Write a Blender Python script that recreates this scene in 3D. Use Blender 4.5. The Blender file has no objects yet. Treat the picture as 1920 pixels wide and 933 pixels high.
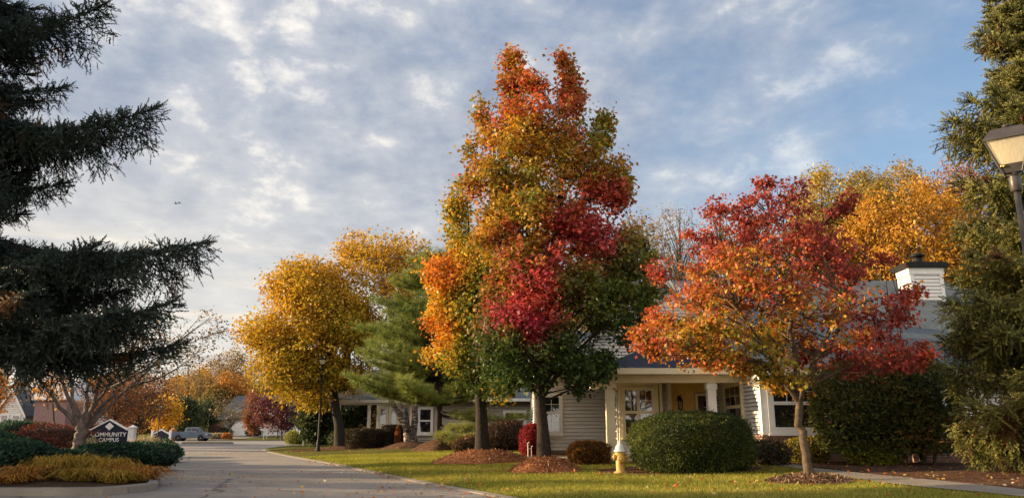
import bpy, bmesh, math, random
import numpy as np
from mathutils import Vector, Matrix, Euler

random.seed(7)
RNG = np.random.default_rng(11)
SC = bpy.context.scene
COL = SC.collection
R = math.radians

# ------------------------------------------------------------------ camera
CAMZ = 1.15
PITCH = R(13.33)
FPX = 1443.0
cd = bpy.data.cameras.new('camera')
cam = bpy.data.objects.new('camera', cd)
COL.objects.link(cam)
cam.location = (0, 0, CAMZ)
cam.rotation_euler = (R(90) + PITCH, 0, 0)
cd.sensor_width = 36
cd.lens = FPX / 1920 * 36
cd.clip_start = 0.05
cd.clip_end = 3000
SC.camera = cam

# ------------------------------------------------------------------ light
SUN_AZ = R(79)     # to the left of the view direction
SUN_EL = R(13)
SD = Vector((-math.sin(SUN_AZ) * math.cos(SUN_EL), math.cos(SUN_AZ) * math.cos(SUN_EL), math.sin(SUN_EL)))
sl = bpy.data.lights.new('sun', 'SUN')
sl.energy = 5.0
sl.angle = R(0.5)
sl.color = (1.0, 0.73, 0.41)
so = bpy.data.objects.new('sun', sl)
COL.objects.link(so)
so.location = (-40, 20, 40)
so.rotation_euler = (-SD).to_track_quat('-Z', 'Y').to_euler()

SC.view_settings.view_transform = 'Standard'
SC.view_settings.look = 'None'
SC.view_settings.gamma = 1
SC.view_settings.exposure = 1.3
SC.view_settings.use_curve_mapping = False
SC.cycles.max_bounces = 6
SC.cycles.transparent_max_bounces = 8
SC.cycles.caustics_reflective = False
SC.cycles.caustics_refractive = False

w = bpy.data.worlds.new('World')
SC.world = w
w.use_nodes = True
nt = w.node_tree
nt.nodes.clear()


class NB:
    """tiny node helper"""
    def __init__(s, nt): s.nt = nt
    def n(s, t, **kw):
        nd = s.nt.nodes.new(t)
        for k, v in kw.items():
            if k == 'inp':
                for kk, vv in v.items():
                    if isinstance(vv, bpy.types.NodeSocket): s.nt.links.new(vv, nd.inputs[kk])
                    else: nd.inputs[kk].default_value = vv
            else: setattr(nd, k, v)
        return nd
    def m(s, op, a, b=None, c=None, clamp=False):
        nd = s.nt.nodes.new('ShaderNodeMath'); nd.operation = op; nd.use_clamp = clamp
        for i, v in enumerate((a, b, c)):
            if v is None: continue
            if isinstance(v, bpy.types.NodeSocket): s.nt.links.new(v, nd.inputs[i])
            else: nd.inputs[i].default_value = v
        return nd.outputs[0]
    def ramp(s, fac, stops, interp='LINEAR'):
        nd = s.nt.nodes.new('ShaderNodeValToRGB'); cr = nd.color_ramp; cr.interpolation = interp
        while len(cr.elements) < len(stops): cr.elements.new(0.5)
        for e, (p, c) in zip(cr.elements, stops):
            e.position = p
            e.color = (c, c, c, 1) if isinstance(c, (int, float)) else (c[0], c[1], c[2], 1)
        s.nt.links.new(fac, nd.inputs[0]); return nd.outputs[0]
    def mix(s, f, a, b, mode='MIX'):
        nd = s.nt.nodes.new('ShaderNodeMix'); nd.data_type = 'RGBA'; nd.blend_type = mode
        for k, v in ((0, f), (6, a), (7, b)):
            if isinstance(v, bpy.types.NodeSocket): s.nt.links.new(v, nd.inputs[k])
            elif k == 0: nd.inputs[0].default_value = v
            else: nd.inputs[k].default_value = (v[0], v[1], v[2], 1)
        return nd.outputs[2]
    def noise(s, vec, scale, detail=4, rough=.55, dist=0):
        nd = s.nt.nodes.new('ShaderNodeTexNoise')
        if vec is not None: s.nt.links.new(vec, nd.inputs['Vector'])
        nd.inputs['Scale'].default_value = scale; nd.inputs['Detail'].default_value = detail
        nd.inputs['Roughness'].default_value = rough; nd.inputs['Distortion'].default_value = dist
        return nd.outputs[0]


b = NB(nt)
sky = b.n('ShaderNodeTexSky', sky_type='NISHITA', sun_disc=False)
sky.sun_elevation = SUN_EL
sky.sun_rotation = -SUN_AZ
sky.air_density = 1.0
sky.dust_density = 0.6
sky.ozone_density = 2.0
bg1 = b.n('ShaderNodeBackground', inp={'Color': sky.outputs[0], 'Strength': 0.10})
tc = b.n('ShaderNodeTexCoord')
sx = b.n('ShaderNodeSeparateXYZ', inp={0: tc.outputs['Generated']})
X, Y, Z = sx.outputs
zz = b.m('ADD', b.m('MAXIMUM', Z, 0.0), 0.10)
px = b.m('DIVIDE', X, zz)
py = b.m('DIVIDE', Y, zz)
pv = b.n('ShaderNodeCombineXYZ', inp={0: px, 1: py, 2: 0.0}).outputs[0]
ps = b.n('ShaderNodeVectorMath', operation='MULTIPLY', inp={0: pv, 1: (1.0, .75, 1.0)}).outputs[0]
n_big = b.noise(ps, 0.9, 5, .55, .3)
n_mid = b.noise(ps, 2.0, 6, .56, .25)
n_fine = b.noise(ps, 7.5, 7, .6, .1)
n_puff = b.noise(b.n('ShaderNodeVectorMath', operation='MULTIPLY', inp={0: tc.outputs['Generated'], 1: (1.0, 1.0, 1.6)}).outputs[0], 12.0, 6, .58, .25)
# cover: heavy on the left and low, thinner to the upper right
cov = b.m('ADD', n_big, b.m('MULTIPLY', X, -0.62))
cov = b.m('ADD', cov, b.m('MULTIPLY', Z, -0.30))
cov = b.m('ADD', cov, b.m('ADD', b.m('MULTIPLY', n_mid, 0.22), b.m('MULTIPLY', n_puff, 0.18)))
mask = b.ramp(cov, [(0.22, 0.18), (0.44, 0.66), (0.60, 0.97)])
# cloud light
tone = b.m('ADD', b.m('ADD', b.m('MULTIPLY', n_mid, 0.42), b.m('MULTIPLY', n_fine, 0.20)), b.m('MULTIPLY', n_puff, 0.40))
tone = b.m('ADD', tone, b.m('MULTIPLY', b.m('MULTIPLY', b.ramp(Z, [(.38, 0.0), (.60, 1.0)]), b.ramp(b.m('ABSOLUTE', b.m('ADD', X, .28)), [(.0, 1.0), (.26, 0.0)])), .085))
ccol = b.ramp(tone, [(0.39, (.235, .285, .385)), (0.47, (.32, .36, .44)), (0.55, (.44, .465, .515)), (0.615, (.76, .73, .69)), (.67, (1.0, .92, .80))])
# glow low on the sun side
low = b.ramp(Z, [(0.0, 1.0), (0.12, .75), (0.40, 0.0)])
left = b.ramp(b.m('MULTIPLY', X, -1.0), [(0.0, 0.35), (0.5, 1.0)])
glow = b.m('MULTIPLY', low, left)
ccol = b.mix(b.m('MULTIPLY', glow, 0.75), ccol, (.95, .86, .70))
streak_v = b.n('ShaderNodeCombineXYZ', inp={0: b.m('MULTIPLY', X, 1.6), 1: 0.0, 2: b.m('MULTIPLY', Z, 26.0)}).outputs[0]
st = b.noise(streak_v, 1.3, 4, .5)
stm = b.m('MULTIPLY', b.ramp(st, [(0.52, 0.0), (0.64, 1.0)]), b.ramp(Z, [(0.03, 1.0), (0.17, .8), (0.24, 0.0)]))
ccol = b.mix(b.m('MULTIPLY', stm, 0.6), ccol, (1.0, .84, .60))
# added fill light: unseen sky behind the camera brightened for the house fronts
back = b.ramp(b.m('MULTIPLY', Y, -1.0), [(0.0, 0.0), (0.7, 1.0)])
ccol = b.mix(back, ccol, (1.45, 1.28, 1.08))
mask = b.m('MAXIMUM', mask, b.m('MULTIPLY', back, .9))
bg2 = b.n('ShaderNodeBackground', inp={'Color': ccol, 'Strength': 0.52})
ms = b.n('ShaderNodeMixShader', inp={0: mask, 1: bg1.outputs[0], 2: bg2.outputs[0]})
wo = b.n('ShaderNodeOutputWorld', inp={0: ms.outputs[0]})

# ------------------------------------------------------------------ tagging helpers
def tag(o, label=None, cat=None, group=None, kind=None):
    if label: o['label'] = label
    if cat: o['category'] = cat
    if group: o['group'] = group
    if kind: o['kind'] = kind
    return o


def empty(name, loc, label=None, cat=None, group=None, rz=0):
    o = bpy.data.objects.new(name, None)
    o.empty_display_size = .2
    COL.objects.link(o)
    o.location = loc
    o.rotation_euler = (0, 0, rz)
    return tag(o, label, cat, group)


def copy_tree(o, parent=None):
    c = o.copy()
    COL.objects.link(c)
    if parent: c.parent = parent
    for ch in list(o.children): copy_tree(ch, c)
    return c


def link(name, me, parent=None):
    """link a mesh given in world coordinates; when parented, move the verts to local space"""
    o = bpy.data.objects.new(name, me)
    COL.objects.link(o)
    if parent:
        o.parent = parent
        mw = Matrix.Identity(4)
        p = parent
        while p:
            mw = (Matrix.Translation(p.location) @ p.rotation_euler.to_matrix().to_4x4()) @ mw
            p = p.parent
        me.transform(mw.inverted())
    else:
        # origin at the base of the thing
        n = len(me.vertices)
        if n:
            a = np.empty(n * 3, np.float32); me.vertices.foreach_get('co', a); a = a.reshape(-1, 3)
            c = (a.min(0) + a.max(0)) / 2
            t = Vector((float(c[0]), float(c[1]), float(a[:, 2].min())))
            me.transform(Matrix.Translation(-t)); o.location = t
    return o


class MB:
    """collects shapes for one mesh object"""
    def __init__(s): s.v = []; s.f = []; s.sm = []
    def add(s, vs, fs, smooth=False):
        k = len(s.v); s.v.extend([tuple(x) for x in vs])
        s.f.extend([tuple(i + k for i in f) for f in fs]); s.sm.extend([smooth] * len(fs)); return s
    def box(s, x0, x1, y0, y1, z0, z1):
        return s.lbox(None, x0, x1, z0, z1, y0, y1)
    def lbox(s, F, s0, s1, z0, z1, n0, n1):
        P = (lambda a, z, n: Vector((a, n, z))) if F is None else F.pt
        vs = [P(a, z, n) for a, z, n in ((s0, z0, n0), (s1, z0, n0), (s1, z0, n1), (s0, z0, n1), (s0, z1, n0), (s1, z1, n0), (s1, z1, n1), (s0, z1, n1))]
        fs = [(0, 1, 2, 3), (7, 6, 5, 4), (4, 5, 1, 0), (5, 6, 2, 1), (6, 7, 3, 2), (7, 4, 0, 3)]
        return s.add(vs, fs)
    def ring(s, F, s0, s1, z0, z1, t, n0, n1):
        s.lbox(F, s0, s0 + t, z0, z1, n0, n1); s.lbox(F, s1 - t, s1, z0, z1, n0, n1)
        s.lbox(F, s0 + t, s1 - t, z0, z0 + t, n0, n1); s.lbox(F, s0 + t, s1 - t, z1 - t, z1, n0, n1)
        return s
    def tube(s, pts, rad, sides=8, cap=True, smooth=True):
        pts = [Vector(p) for p in pts]; n = len(pts)
        if not hasattr(rad, '__len__'): rad = [rad] * n
        vs = []; fs = []
        up = Vector((0, 0, 1)); prev = None
        for i in range(n):
            d = (pts[min(i + 1, n - 1)] - pts[max(i - 1, 0)]).normalized()
            a = prev if prev is not None else (Vector((1, 0, 0)) if abs(d.z) > .9 else up)
            x = (a - d * a.dot(d))
            if x.length < 1e-5: x = d.orthogonal()
            x.normalize(); y = d.cross(x); prev = x
            for k in range(sides):
                t = 2 * math.pi * k / sides
                vs.append(pts[i] + (x * math.cos(t) + y * math.sin(t)) * rad[i])
        for i in range(n - 1):
            for k in range(sides):
                k2 = (k + 1) % sides
                fs.append((i * sides + k, i * sides + k2, (i + 1) * sides + k2, (i + 1) * sides + k))
        s.add(vs, fs, smooth)
        if cap:
            s.add(vs[:sides], [tuple(range(sides))[::-1]]); s.add(vs[-sides:], [tuple(range(sides))])
        return s
    def lathe(s, c, prof, sides=20, axis=None, smooth=True):
        """prof: (r, h) pairs along axis from c"""
        ax = Vector(axis).normalized() if axis else Vector((0, 0, 1))
        x = ax.orthogonal().normalized(); y = ax.cross(x); c = Vector(c)
        vs = []; fs = []
        for r, h in prof:
            for k in range(sides):
                t = 2 * math.pi * (k + .5) / sides
                vs.append(c + ax * h + (x * math.cos(t) + y * math.sin(t)) * max(r, 1e-4))
        n = len(prof)
        for i in range(n - 1):
            for k in range(sides):
                k2 = (k + 1) % sides
                fs.append((i * sides + k, i * sides + k2, (i + 1) * sides + k2, (i + 1) * sides + k))
        fs.append(tuple(range(sides))[::-1]); fs.append(tuple(range((n - 1) * sides, n * sides)))
        return s.add(vs, fs, smooth)
    def slab(s, pts, t, nrm=None):
        """a polygon made thick by t downward (or along nrm)"""
        pts = [Vector(p) for p in pts]; d = Vector(nrm) * t if nrm is not None else Vector((0, 0, -t))
        n = len(pts); vs = pts + [p + d for p in pts]
        fs = [tuple(range(n)), tuple(range(2 * n - 1, n - 1, -1))] + [(i, i + n, (i + 1) % n + n, (i + 1) % n) for i in range(n)]
        return s.add(vs, fs)
    def build(s, name, mat, parent=None):
        me = bpy.data.meshes.new(name)
        me.from_pydata(s.v, [], s.f)
        me.polygons.foreach_set('use_smooth', s.sm)
        me.materials.append(mat)
        bm = bmesh.new(); bm.from_mesh(me); bmesh.ops.recalc_face_normals(bm, faces=bm.faces); bm.to_mesh(me); bm.free()
        me.update()
        return link(name, me, parent)


class Frame:
    """a wall's own axes: s along, z up, n out of the wall"""
    def __init__(s, p0, p1):
        s.o = Vector((p0[0], p0[1], 0)); d = Vector((p1[0] - p0[0], p1[1] - p0[1], 0)); s.L = d.length
        s.s = d.normalized(); s.n = Vector((s.s.y, -s.s.x, 0))
    def pt(s, a, z, n): return s.o + s.s * a + s.n * n + Vector((0, 0, z))


def big(name, V, nper, mat, parent=None, colors=None, smooth=False, F=None):
    """V: (N,k,3) separate polygons of k verts each (F None) -> one mesh, per-polygon colour"""
    N, k, _ = V.shape
    me = bpy.data.meshes.new(name)
    me.vertices.add(N * k); me.vertices.foreach_set('co', V.reshape(-1).astype(np.float32))
    if F is None: F = [list(range(k))]
    nf = len(F); fl = [len(f) for f in F]; tot = sum(fl)
    base = (np.arange(N) * k)[:, None]
    idx = (base + np.concatenate([np.array(f) for f in F])[None, :]).reshape(-1)
    me.loops.add(N * tot); me.loops.foreach_set('vertex_index', idx.astype(np.int32))
    starts = np.concatenate([[0], np.cumsum(fl)[:-1]])
    ls = (np.arange(N) * tot)[:, None] + starts[None, :]
    me.polygons.add(N * nf); me.polygons.foreach_set('loop_start', ls.reshape(-1).astype(np.int32))
    me.polygons.foreach_set('loop_total', np.tile(fl, N).astype(np.int32))
    me.update(calc_edges=True)
    if colors is not None:
        at = me.color_attributes.new('Col', 'FLOAT_COLOR', 'POINT')
        c = np.ones((N, k, 4), np.float32); c[:, :, :3] = colors[:, None, :]
        at.data.foreach_set('color', c.reshape(-1))
    me.materials.append(mat)
    return link(name, me, parent)


def rotframes(dirs, normals):
    """orthonormal frames: x = dir, z ~ normal  -> (N,3,3) with columns x,y,z as rows"""
    x = dirs / np.linalg.norm(dirs, axis=1, keepdims=True)
    z = normals - (normals * x).sum(1, keepdims=True) * x
    z /= np.linalg.norm(z, axis=1, keepdims=True) + 1e-9
    y = np.cross(z, x)
    return np.stack([x, y, z], 1)


def scatter(T, pos, fr, size):
    """T (k,3) template in x,y,z; fr (N,3,3); -> (N,k,3)"""
    return pos[:, None, :] + np.einsum('kj,nji->nki', T, fr) * size[:, None, None]


def unit(n):
    v = RNG.normal(size=(n, 3)); return v / np.linalg.norm(v, axis=1, keepdims=True)


# ------------------------------------------------------------------ materials
def newmat(name):
    m = bpy.data.materials.new(name); m.use_nodes = True
    nt = m.node_tree; nt.nodes.clear(); b = NB(nt)
    out = b.n('ShaderNodeOutputMaterial')
    bs = b.n('ShaderNodeBsdfPrincipled')
    nt.links.new(bs.outputs[0], out.inputs[0])
    return m, b, bs, out


def setc(b, bs, c):
    if isinstance(c, bpy.types.NodeSocket): b.nt.links.new(c, bs.inputs['Base Color'])
    else: bs.inputs['Base Color'].default_value = (c[0], c[1], c[2], 1)


def bump(b, bs, h, strength=.3, dist=.02):
    nd = b.n('ShaderNodeBump', inp={'Height': h, 'Strength': strength, 'Distance': dist})
    b.nt.links.new(nd.outputs[0], bs.inputs['Normal'])


def rough_mat(name, c1, c2, scale=8, rough=.8, metal=0, bs_=.2, spec=.3, det=5, coord='Object', bd=.02):
    m, b, bs, out = newmat(name)
    t = b.n('ShaderNodeTexCoord')
    f = b.noise(t.outputs[coord], scale, det)
    setc(b, bs, b.ramp(f, [(.32, c1), (.68, c2)]))
    bs.inputs['Roughness'].default_value = rough; bs.inputs['Metallic'].default_value = metal
    bs.inputs['Specular IOR Level'].default_value = spec
    if bs_: bump(b, bs, b.noise(t.outputs[coord], scale * 4, 4), bs_, bd)
    return m


def leaf_mat(name, trans=.35, rough=.55, spec=.25, tint=(1, 1, 1), vary=.0):
    m, b, bs, out = newmat(name)
    at = b.n('ShaderNodeAttribute', attribute_name='Col')
    c = at.outputs['Color']
    bs.inputs['Roughness'].default_value = rough
    bs.inputs['Specular IOR Level'].default_value = spec
    setc(b, bs, c)
    tr = b.n('ShaderNodeBsdfTranslucent', inp={'Color': b.mix(1.0, c, tint, 'MULTIPLY')})
    mx = b.n('ShaderNodeMixShader', inp={0: trans, 1: bs.outputs[0], 2: tr.outputs[0]})
    b.nt.links.new(mx.outputs[0], out.inputs[0])
    return m


M = {}
M['leaf'] = leaf_mat('leaf_broad', .42, .5, .3, (1.0, .95, .7))
M['needle'] = leaf_mat('needle', .18, .6, .3)
M['blade'] = leaf_mat('grass_blade', .35, .7, .05, (1, 1, .6))
M['bark'] = rough_mat('bark_grey', (.045, .036, .03), (.13, .105, .085), 14, .9, bs_=.8, coord='Object', bd=.03)
M['bark_brown'] = rough_mat('bark_red_brown', (.06, .035, .028), (.16, .095, .07), 14, .9, bs_=.7)
M['bark_dark'] = rough_mat('bark_dark', (.015, .012, .010), (.042, .032, .026), 14, .9, bs_=.8, bd=.03)
M['bark_tan'] = rough_mat('bark_tan', (.04, .03, .02), (.12, .085, .055), 9, .8, bs_=.5)
M['bark_smooth'] = rough_mat('bark_smooth_grey', (.075, .06, .055), (.18, .145, .13), 6, .8, bs_=.4)
M['white_paint'] = rough_mat('white_paint', (.66, .66, .66), (.76, .76, .75), 3, .5, bs_=.03)
M['white_metal'] = rough_mat('white_metal', (.74, .74, .74), (.8, .8, .8), 3, .35, bs_=.02)
M['cream'] = rough_mat('cream_paint', (.72, .63, .44), (.80, .71, .51), 2, .55, bs_=.04)
M['ochre'] = rough_mat('ochre_stucco', (.68, .43, .14), (.78, .50, .18), 5, .85, bs_=.15)
M['black_metal'] = rough_mat('black_metal', (.008, .008, .009), (.014, .014, .015), 5, .6, spec=.2, bs_=.03)
M['lamp_metal'] = rough_mat('lamp_metal', (.035, .03, .032), (.06, .052, .05), 6, .42, spec=.5, bs_=.05)
M['navy'] = rough_mat('navy_board', (.008, .010, .030), (.014, .018, .045), 4, .45, bs_=.03)
M['brown_door'] = rough_mat('brown_door', (.05, .022, .014), (.09, .045, .03), 4, .45, bs_=.05)
M['tan_siding'] = rough_mat('tan_siding', (.33, .28, .235), (.40, .34, .29), 1.5, .65, bs_=.05)
M['mauve'] = rough_mat('mauve_brick', (.20, .13, .13), (.30, .20, .19), 9, .85, bs_=.2)
M['rubber'] = rough_mat('rubber', (.012, .012, .012), (.02, .02, .02), 6, .8, bs_=.1)
M['steel'] = rough_mat('bright_steel', (.5, .5, .52), (.6, .6, .62), 4, .3, metal=1, bs_=.02)
M['yellow_paint'] = rough_mat('yellow_paint', (.55, .36, .02), (.70, .47, .04), 5, .6, bs_=.1)
M['red_paint'] = rough_mat('red_paint', (.22, .02, .02), (.30, .03, .03), 4, .5, bs_=.02)
M['blue_paint'] = rough_mat('truck_blue_paint', (.10, .135, .20), (.12, .16, .23), 2, .3, metal=.35, spec=.6, bs_=0)
M['orange_leafy'] = M['leaf']
M['curtain'] = rough_mat('curtain_cloth', (.40, .34, .26), (.52, .45, .35), 5, .9, bs_=.1)
M['sling'] = rough_mat('sling_cloth', (.22, .16, .11), (.30, .22, .15), 12, .8, bs_=.1)
M['tailred'] = rough_mat('tail_lamp', (.3, .01, .01), (.4, .02, .02), 4, .3, bs_=0)


def mat_road():
    m, b, bs, out = newmat('road_concrete')
    t = b.n('ShaderNodeTexCoord').outputs['Object']
    big_ = b.noise(t, .22, 5, .6, .4)
    mid = b.noise(t, 1.7, 6, .65)
    fine = b.noise(t, 60, 3, .6)
    c = b.ramp(big_, [(.3, (.215, .198, .188)), (.7, (.29, .268, .252))])
    c = b.mix(b.ramp(mid, [(.42, 0.0), (.7, .45)]), c, (.20, .175, .155))
    c = b.mix(b.ramp(fine, [(.35, .16), (.5, 0.0)]), c, (.13, .12, .11))
    st_ = b.noise(b.n('ShaderNodeVectorMath', operation='MULTIPLY', inp={0: t, 1: (.55, .16, 1)}).outputs[0], 1.0, 6, .6, .5)
    c = b.mix(b.ramp(st_, [(.52, 0.0), (.70, .35)]), c, (.15, .135, .125))
    # long wheel-path wear and crack lines
    v = b.n('ShaderNodeTexVoronoi', feature='DISTANCE_TO_EDGE', inp={'Vector': b.n('ShaderNodeVectorMath', operation='ADD', inp={0: t, 1: b.n('ShaderNodeTexNoise', inp={'Vector': t, 'Scale': .8}).outputs[1]}).outputs[0], 'Scale': .11})
    c = b.mix(b.ramp(v.outputs[0], [(0.0, .85), (.005, 0.0)]), c, (.05, .045, .04))
    setc(b, bs, c); bs.inputs['Roughness'].default_value = .85; bs.inputs['Specular IOR Level'].default_value = .2
    bump(b, bs, b.m('ADD', fine, b.m('MULTIPLY', mid, 2.0)), .25, .01)
    return m


def mat_conc():
    m, b, bs, out = newmat('walk_concrete')
    t = b.n('ShaderNodeTexCoord').outputs['Object']
    mid = b.noise(t, 1.3, 6, .65); fine = b.noise(t, 45, 3, .6)
    c = b.ramp(mid, [(.3, (.19, .17, .15)), (.7, (.28, .25, .22))])
    c = b.mix(b.ramp(fine, [(.35, .3), (.5, 0.0)]), c, (.14, .12, .10))
    setc(b, bs, c); bs.inputs['Roughness'].default_value = .9; bs.inputs['Specular IOR Level'].default_value = .2
    bump(b, bs, fine, .2, .01)
    return m


def mat_grass():
    m, b, bs, out = newmat('lawn_turf')
    t = b.n('ShaderNodeTexCoord').outputs['Object']
    a = b.noise(t, .5, 5, .6, .5); c_ = b.noise(t, 5, 5, .65); f = b.noise(t, 55, 4, .7)
    c = b.ramp(a, [(.3, (.075, .085, .018)), (.55, (.115, .115, .026)), (.75, (.16, .14, .04))])
    c = b.mix(b.ramp(c_, [(.45, 0.0), (.75, .6)]), c, (.17, .14, .045))
    c = b.mix(b.ramp(f, [(.3, .7), (.5, 0.0)]), c, (.03, .035, .01))
    setc(b, bs, c); bs.inputs['Roughness'].default_value = .95; bs.inputs['Specular IOR Level'].default_value = .05
    bump(b, bs, f, .8, .04)
    return m


def mat_mulch(name, c1, c2, c3):
    m, b, bs, out = newmat(name)
    t = b.n('ShaderNodeTexCoord').outputs['Object']
    vo = b.n('ShaderNodeTexVoronoi', inp={'Vector': b.n('ShaderNodeVectorMath', operation='MULTIPLY', inp={0: t, 1: (1, 2.2, 1)}).outputs[0], 'Scale': 22.0})
    f = b.noise(t, 30, 4, .7); g = b.noise(t, 2, 3)
    c = b.ramp(b.n('ShaderNodeSeparateColor', inp={0: vo.outputs['Color']}).outputs[0], [(.0, c1), (.6, c2), (1.0, c3)])
    c = b.mix(b.ramp(g, [(.45, 0.0), (.7, .4)]), c, c1)
    setc(b, bs, c); bs.inputs['Roughness'].default_value = .95; bs.inputs['Specular IOR Level'].default_value = .05
    bump(b, bs, b.m('ADD', f, vo.outputs[0]), .9, .03)
    return m


def mat_shingle(name, c1, c2, c3):
    m, b, bs, out = newmat(name)
    t = b.n('ShaderNodeTexCoord').outputs['Object']
    # run rows with height: use z and x
    s = b.n('ShaderNodeSeparateXYZ', inp={0: t})
    v = b.n('ShaderNodeCombineXYZ', inp={0: b.m('ADD', s.outputs[0], s.outputs[1]), 1: b.m('MULTIPLY', s.outputs[2], 2.3), 2: 0.0}).outputs[0]
    br = b.n('ShaderNodeTexBrick', offset=.5, inp={'Vector': v, 'Color1': (*c1, 1), 'Color2': (*c2, 1), 'Mortar': (*c3, 1), 'Scale': 1.0, 'Mortar Size': .012, 'Brick Width': .3, 'Row Height': .14, 'Bias': 0.0})
    n = b.noise(t, 1.1, 5, .6)
    c = b.mix(b.ramp(n, [(.35, 0.0), (.7, .5)]), br.outputs[0], c2)
    setc(b, bs, c); bs.inputs['Roughness'].default_value = .9; bs.inputs['Specular IOR Level'].default_value = .2
    bump(b, bs, b.m('ADD', b.m('MULTIPLY', br.outputs[1], -1.0), b.m('MULTIPLY', b.noise(t, 50, 3), .5)), .5, .02)
    return m


def mat_brick(name, c1, c2, mo):
    m, b, bs, out = newmat(name)
    t = b.n('ShaderNodeTexCoord').outputs['Object']
    s = b.n('ShaderNodeSeparateXYZ', inp={0: t})
    v = b.n('ShaderNodeCombineXYZ', inp={0: b.m('ADD', s.outputs[0], s.outputs[1]), 1: s.outputs[2], 2: 0.0}).outputs[0]
    br = b.n('ShaderNodeTexBrick', offset=.5, inp={'Vector': v, 'Color1': (*c1, 1), 'Color2': (*c2, 1), 'Mortar': (*mo, 1), 'Scale': 1.0, 'Mortar Size': .012, 'Brick Width': .22, 'Row Height': .077})
    c = b.mix(b.ramp(b.noise(t, 5, 4), [(.4, 0.0), (.7, .5)]), br.outputs[0], c1)
    setc(b, bs, c); bs.inputs['Roughness'].default_value = .9
    bump(b, bs, b.m('MULTIPLY', br.outputs[1], -1.0), .5, .01)
    return m


def mat_siding(name, c1, c2):
    m, b, bs, out = newmat(name)
    t = b.n('ShaderNodeTexCoord').outputs['Object']
    g = b.n('ShaderNodeVectorMath', operation='MULTIPLY', inp={0: t, 1: (1, 1, 6)}).outputs[0]
    f = b.noise(g, 1.2, 5, .6)
    setc(b, bs, b.ramp(f, [(.3, c1), (.7, c2)])); bs.inputs['Roughness'].default_value = .55
    bump(b, bs, b.noise(g, 18, 3), .08, .01)
    return m


def mat_glass(name, tint=(.02, .025, .03), gl=.35, clear=.0):
    m, b, bs, out = newmat(name)
    lw = b.n('ShaderNodeLayerWeight', inp={'Blend': .25})
    g = b.n('ShaderNodeBsdfGlossy', inp={'Color': (.9, .92, .95, 1), 'Roughness': .03})
    base = b.n('ShaderNodeBsdfDiffuse', inp={'Color': (*tint, 1)})
    tr = b.n('ShaderNodeBsdfTransparent', inp={'Color': (.75, .78, .8, 1)})
    m1 = b.n('ShaderNodeMixShader', inp={0: clear, 1: base.outputs[0], 2: tr.outputs[0]})
    m2 = b.n('ShaderNodeMixShader', inp={0: b.m('ADD', b.m('MULTIPLY', lw.outputs[0], .6), gl * .35, clamp=True), 1: m1.outputs[0], 2: g.outputs[0]})
    b.nt.links.new(m2.outputs[0], out.inputs[0])
    return m


M['road'] = mat_road()
M['conc'] = mat_conc()
M['grass'] = mat_grass()
M['mulch_red'] = mat_mulch('mulch_red', (.14, .05, .02), (.38, .16, .075), (.58, .30, .15))
M['mulch'] = mat_mulch('mulch_brown', (.035, .02, .013), (.13, .07, .045), (.27, .16, .11))
M['soil'] = mat_mulch('bed_soil', (.025, .018, .012), (.07, .045, .03), (.13, .08, .05))
M['shingle'] = mat_shingle('shingle_blue_grey', (.085, .105, .125), (.12, .145, .165), (.045, .055, .065))
M['shingle_dark'] = mat_shingle('shingle_dark', (.03, .036, .055), (.045, .052, .075), (.015, .018, .026))
M['brick'] = mat_brick('brick_red', (.22, .10, .07), (.34, .18, .13), (.32, .28, .25))
M['siding'] = mat_siding('white_siding', (.60, .60, .60), (.70, .69, .68))
M['siding_tan'] = mat_siding('grey_tan_siding', (.30, .26, .235), (.36, .315, .28))
M['siding_blue'] = mat_siding('pale_blue_siding', (.40, .46, .54), (.47, .53, .60))
M['glass'] = mat_glass('window_glass', clear=.8, gl=.3)
M['glass_dark'] = mat_glass('glass_dark', (.012, .014, .018), .08)
M['interior'] = rough_mat('dark_interior', (.018, .018, .02), (.035, .033, .03), 2, .9, bs_=0)
M['blind'] = rough_mat('blind_slats', (.16, .16, .15), (.22, .21, .19), 3, .6, bs_=0)


def mat_frost():
    m, b, bs, out = newmat('lantern_glass')
    t = b.n('ShaderNodeTexCoord').outputs['Object']
    s = b.n('ShaderNodeVectorMath', operation='MULTIPLY', inp={0: t, 1: (40, 40, 4)}).outputs[0]
    n = b.noise(s, 1.0, 3)
    bs.inputs['Roughness'].default_value = .25
    setc(b, bs, b.ramp(n, [(.3, (.80, .74, .60)), (.7, (.92, .86, .72))]))
    bump(b, bs, n, .4, .01)
    tr = b.n('ShaderNodeBsdfTranslucent', inp={'Color': (.95, .86, .66, 1)})
    mx = b.n('ShaderNodeMixShader', inp={0: .62, 1: bs.outputs[0], 2: tr.outputs[0]})
    b.nt.links.new(mx.outputs[0], out.inputs[0])
    return m


M['frost'] = mat_frost()


def mat_birch():
    m, b, bs, out = newmat('birch_bark')
    t = b.n('ShaderNodeTexCoord').outputs['Object']
    s = b.n('ShaderNodeVectorMath', operation='MULTIPLY', inp={0: t, 1: (4, 4, 9)}).outputs[0]
    n = b.noise(s, 1.1, 5, .7, .4)
    setc(b, bs, b.ramp(n, [(.42, (.035, .024, .02)), (.52, (.14, .10, .085)), (.62, (.5, .44, .40))])); bs.inputs['Roughness'].default_value = .85
    bump(b, bs, n, .7, .03)
    return m


M['birch'] = mat_birch()

# ------------------------------------------------------------------ ground shape
KRp = [(-20, 14), (5, 4.2), (9, 2.3), (13.3, .37), (15.2, -.44), (17.9, -1.74), (22.5, -3.7), (29.6, -6.7), (38, -10.6), (46, -14.0), (52, -16.2), (58, -17.6), (66, -18.6)]
KLp = [(15.0, -6.9), (18, -8.2), (23, -10.4), (30, -13.5), (37.7, -16.7), (50, -22.2), (61, -27.0), (68, -30.5)]


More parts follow.
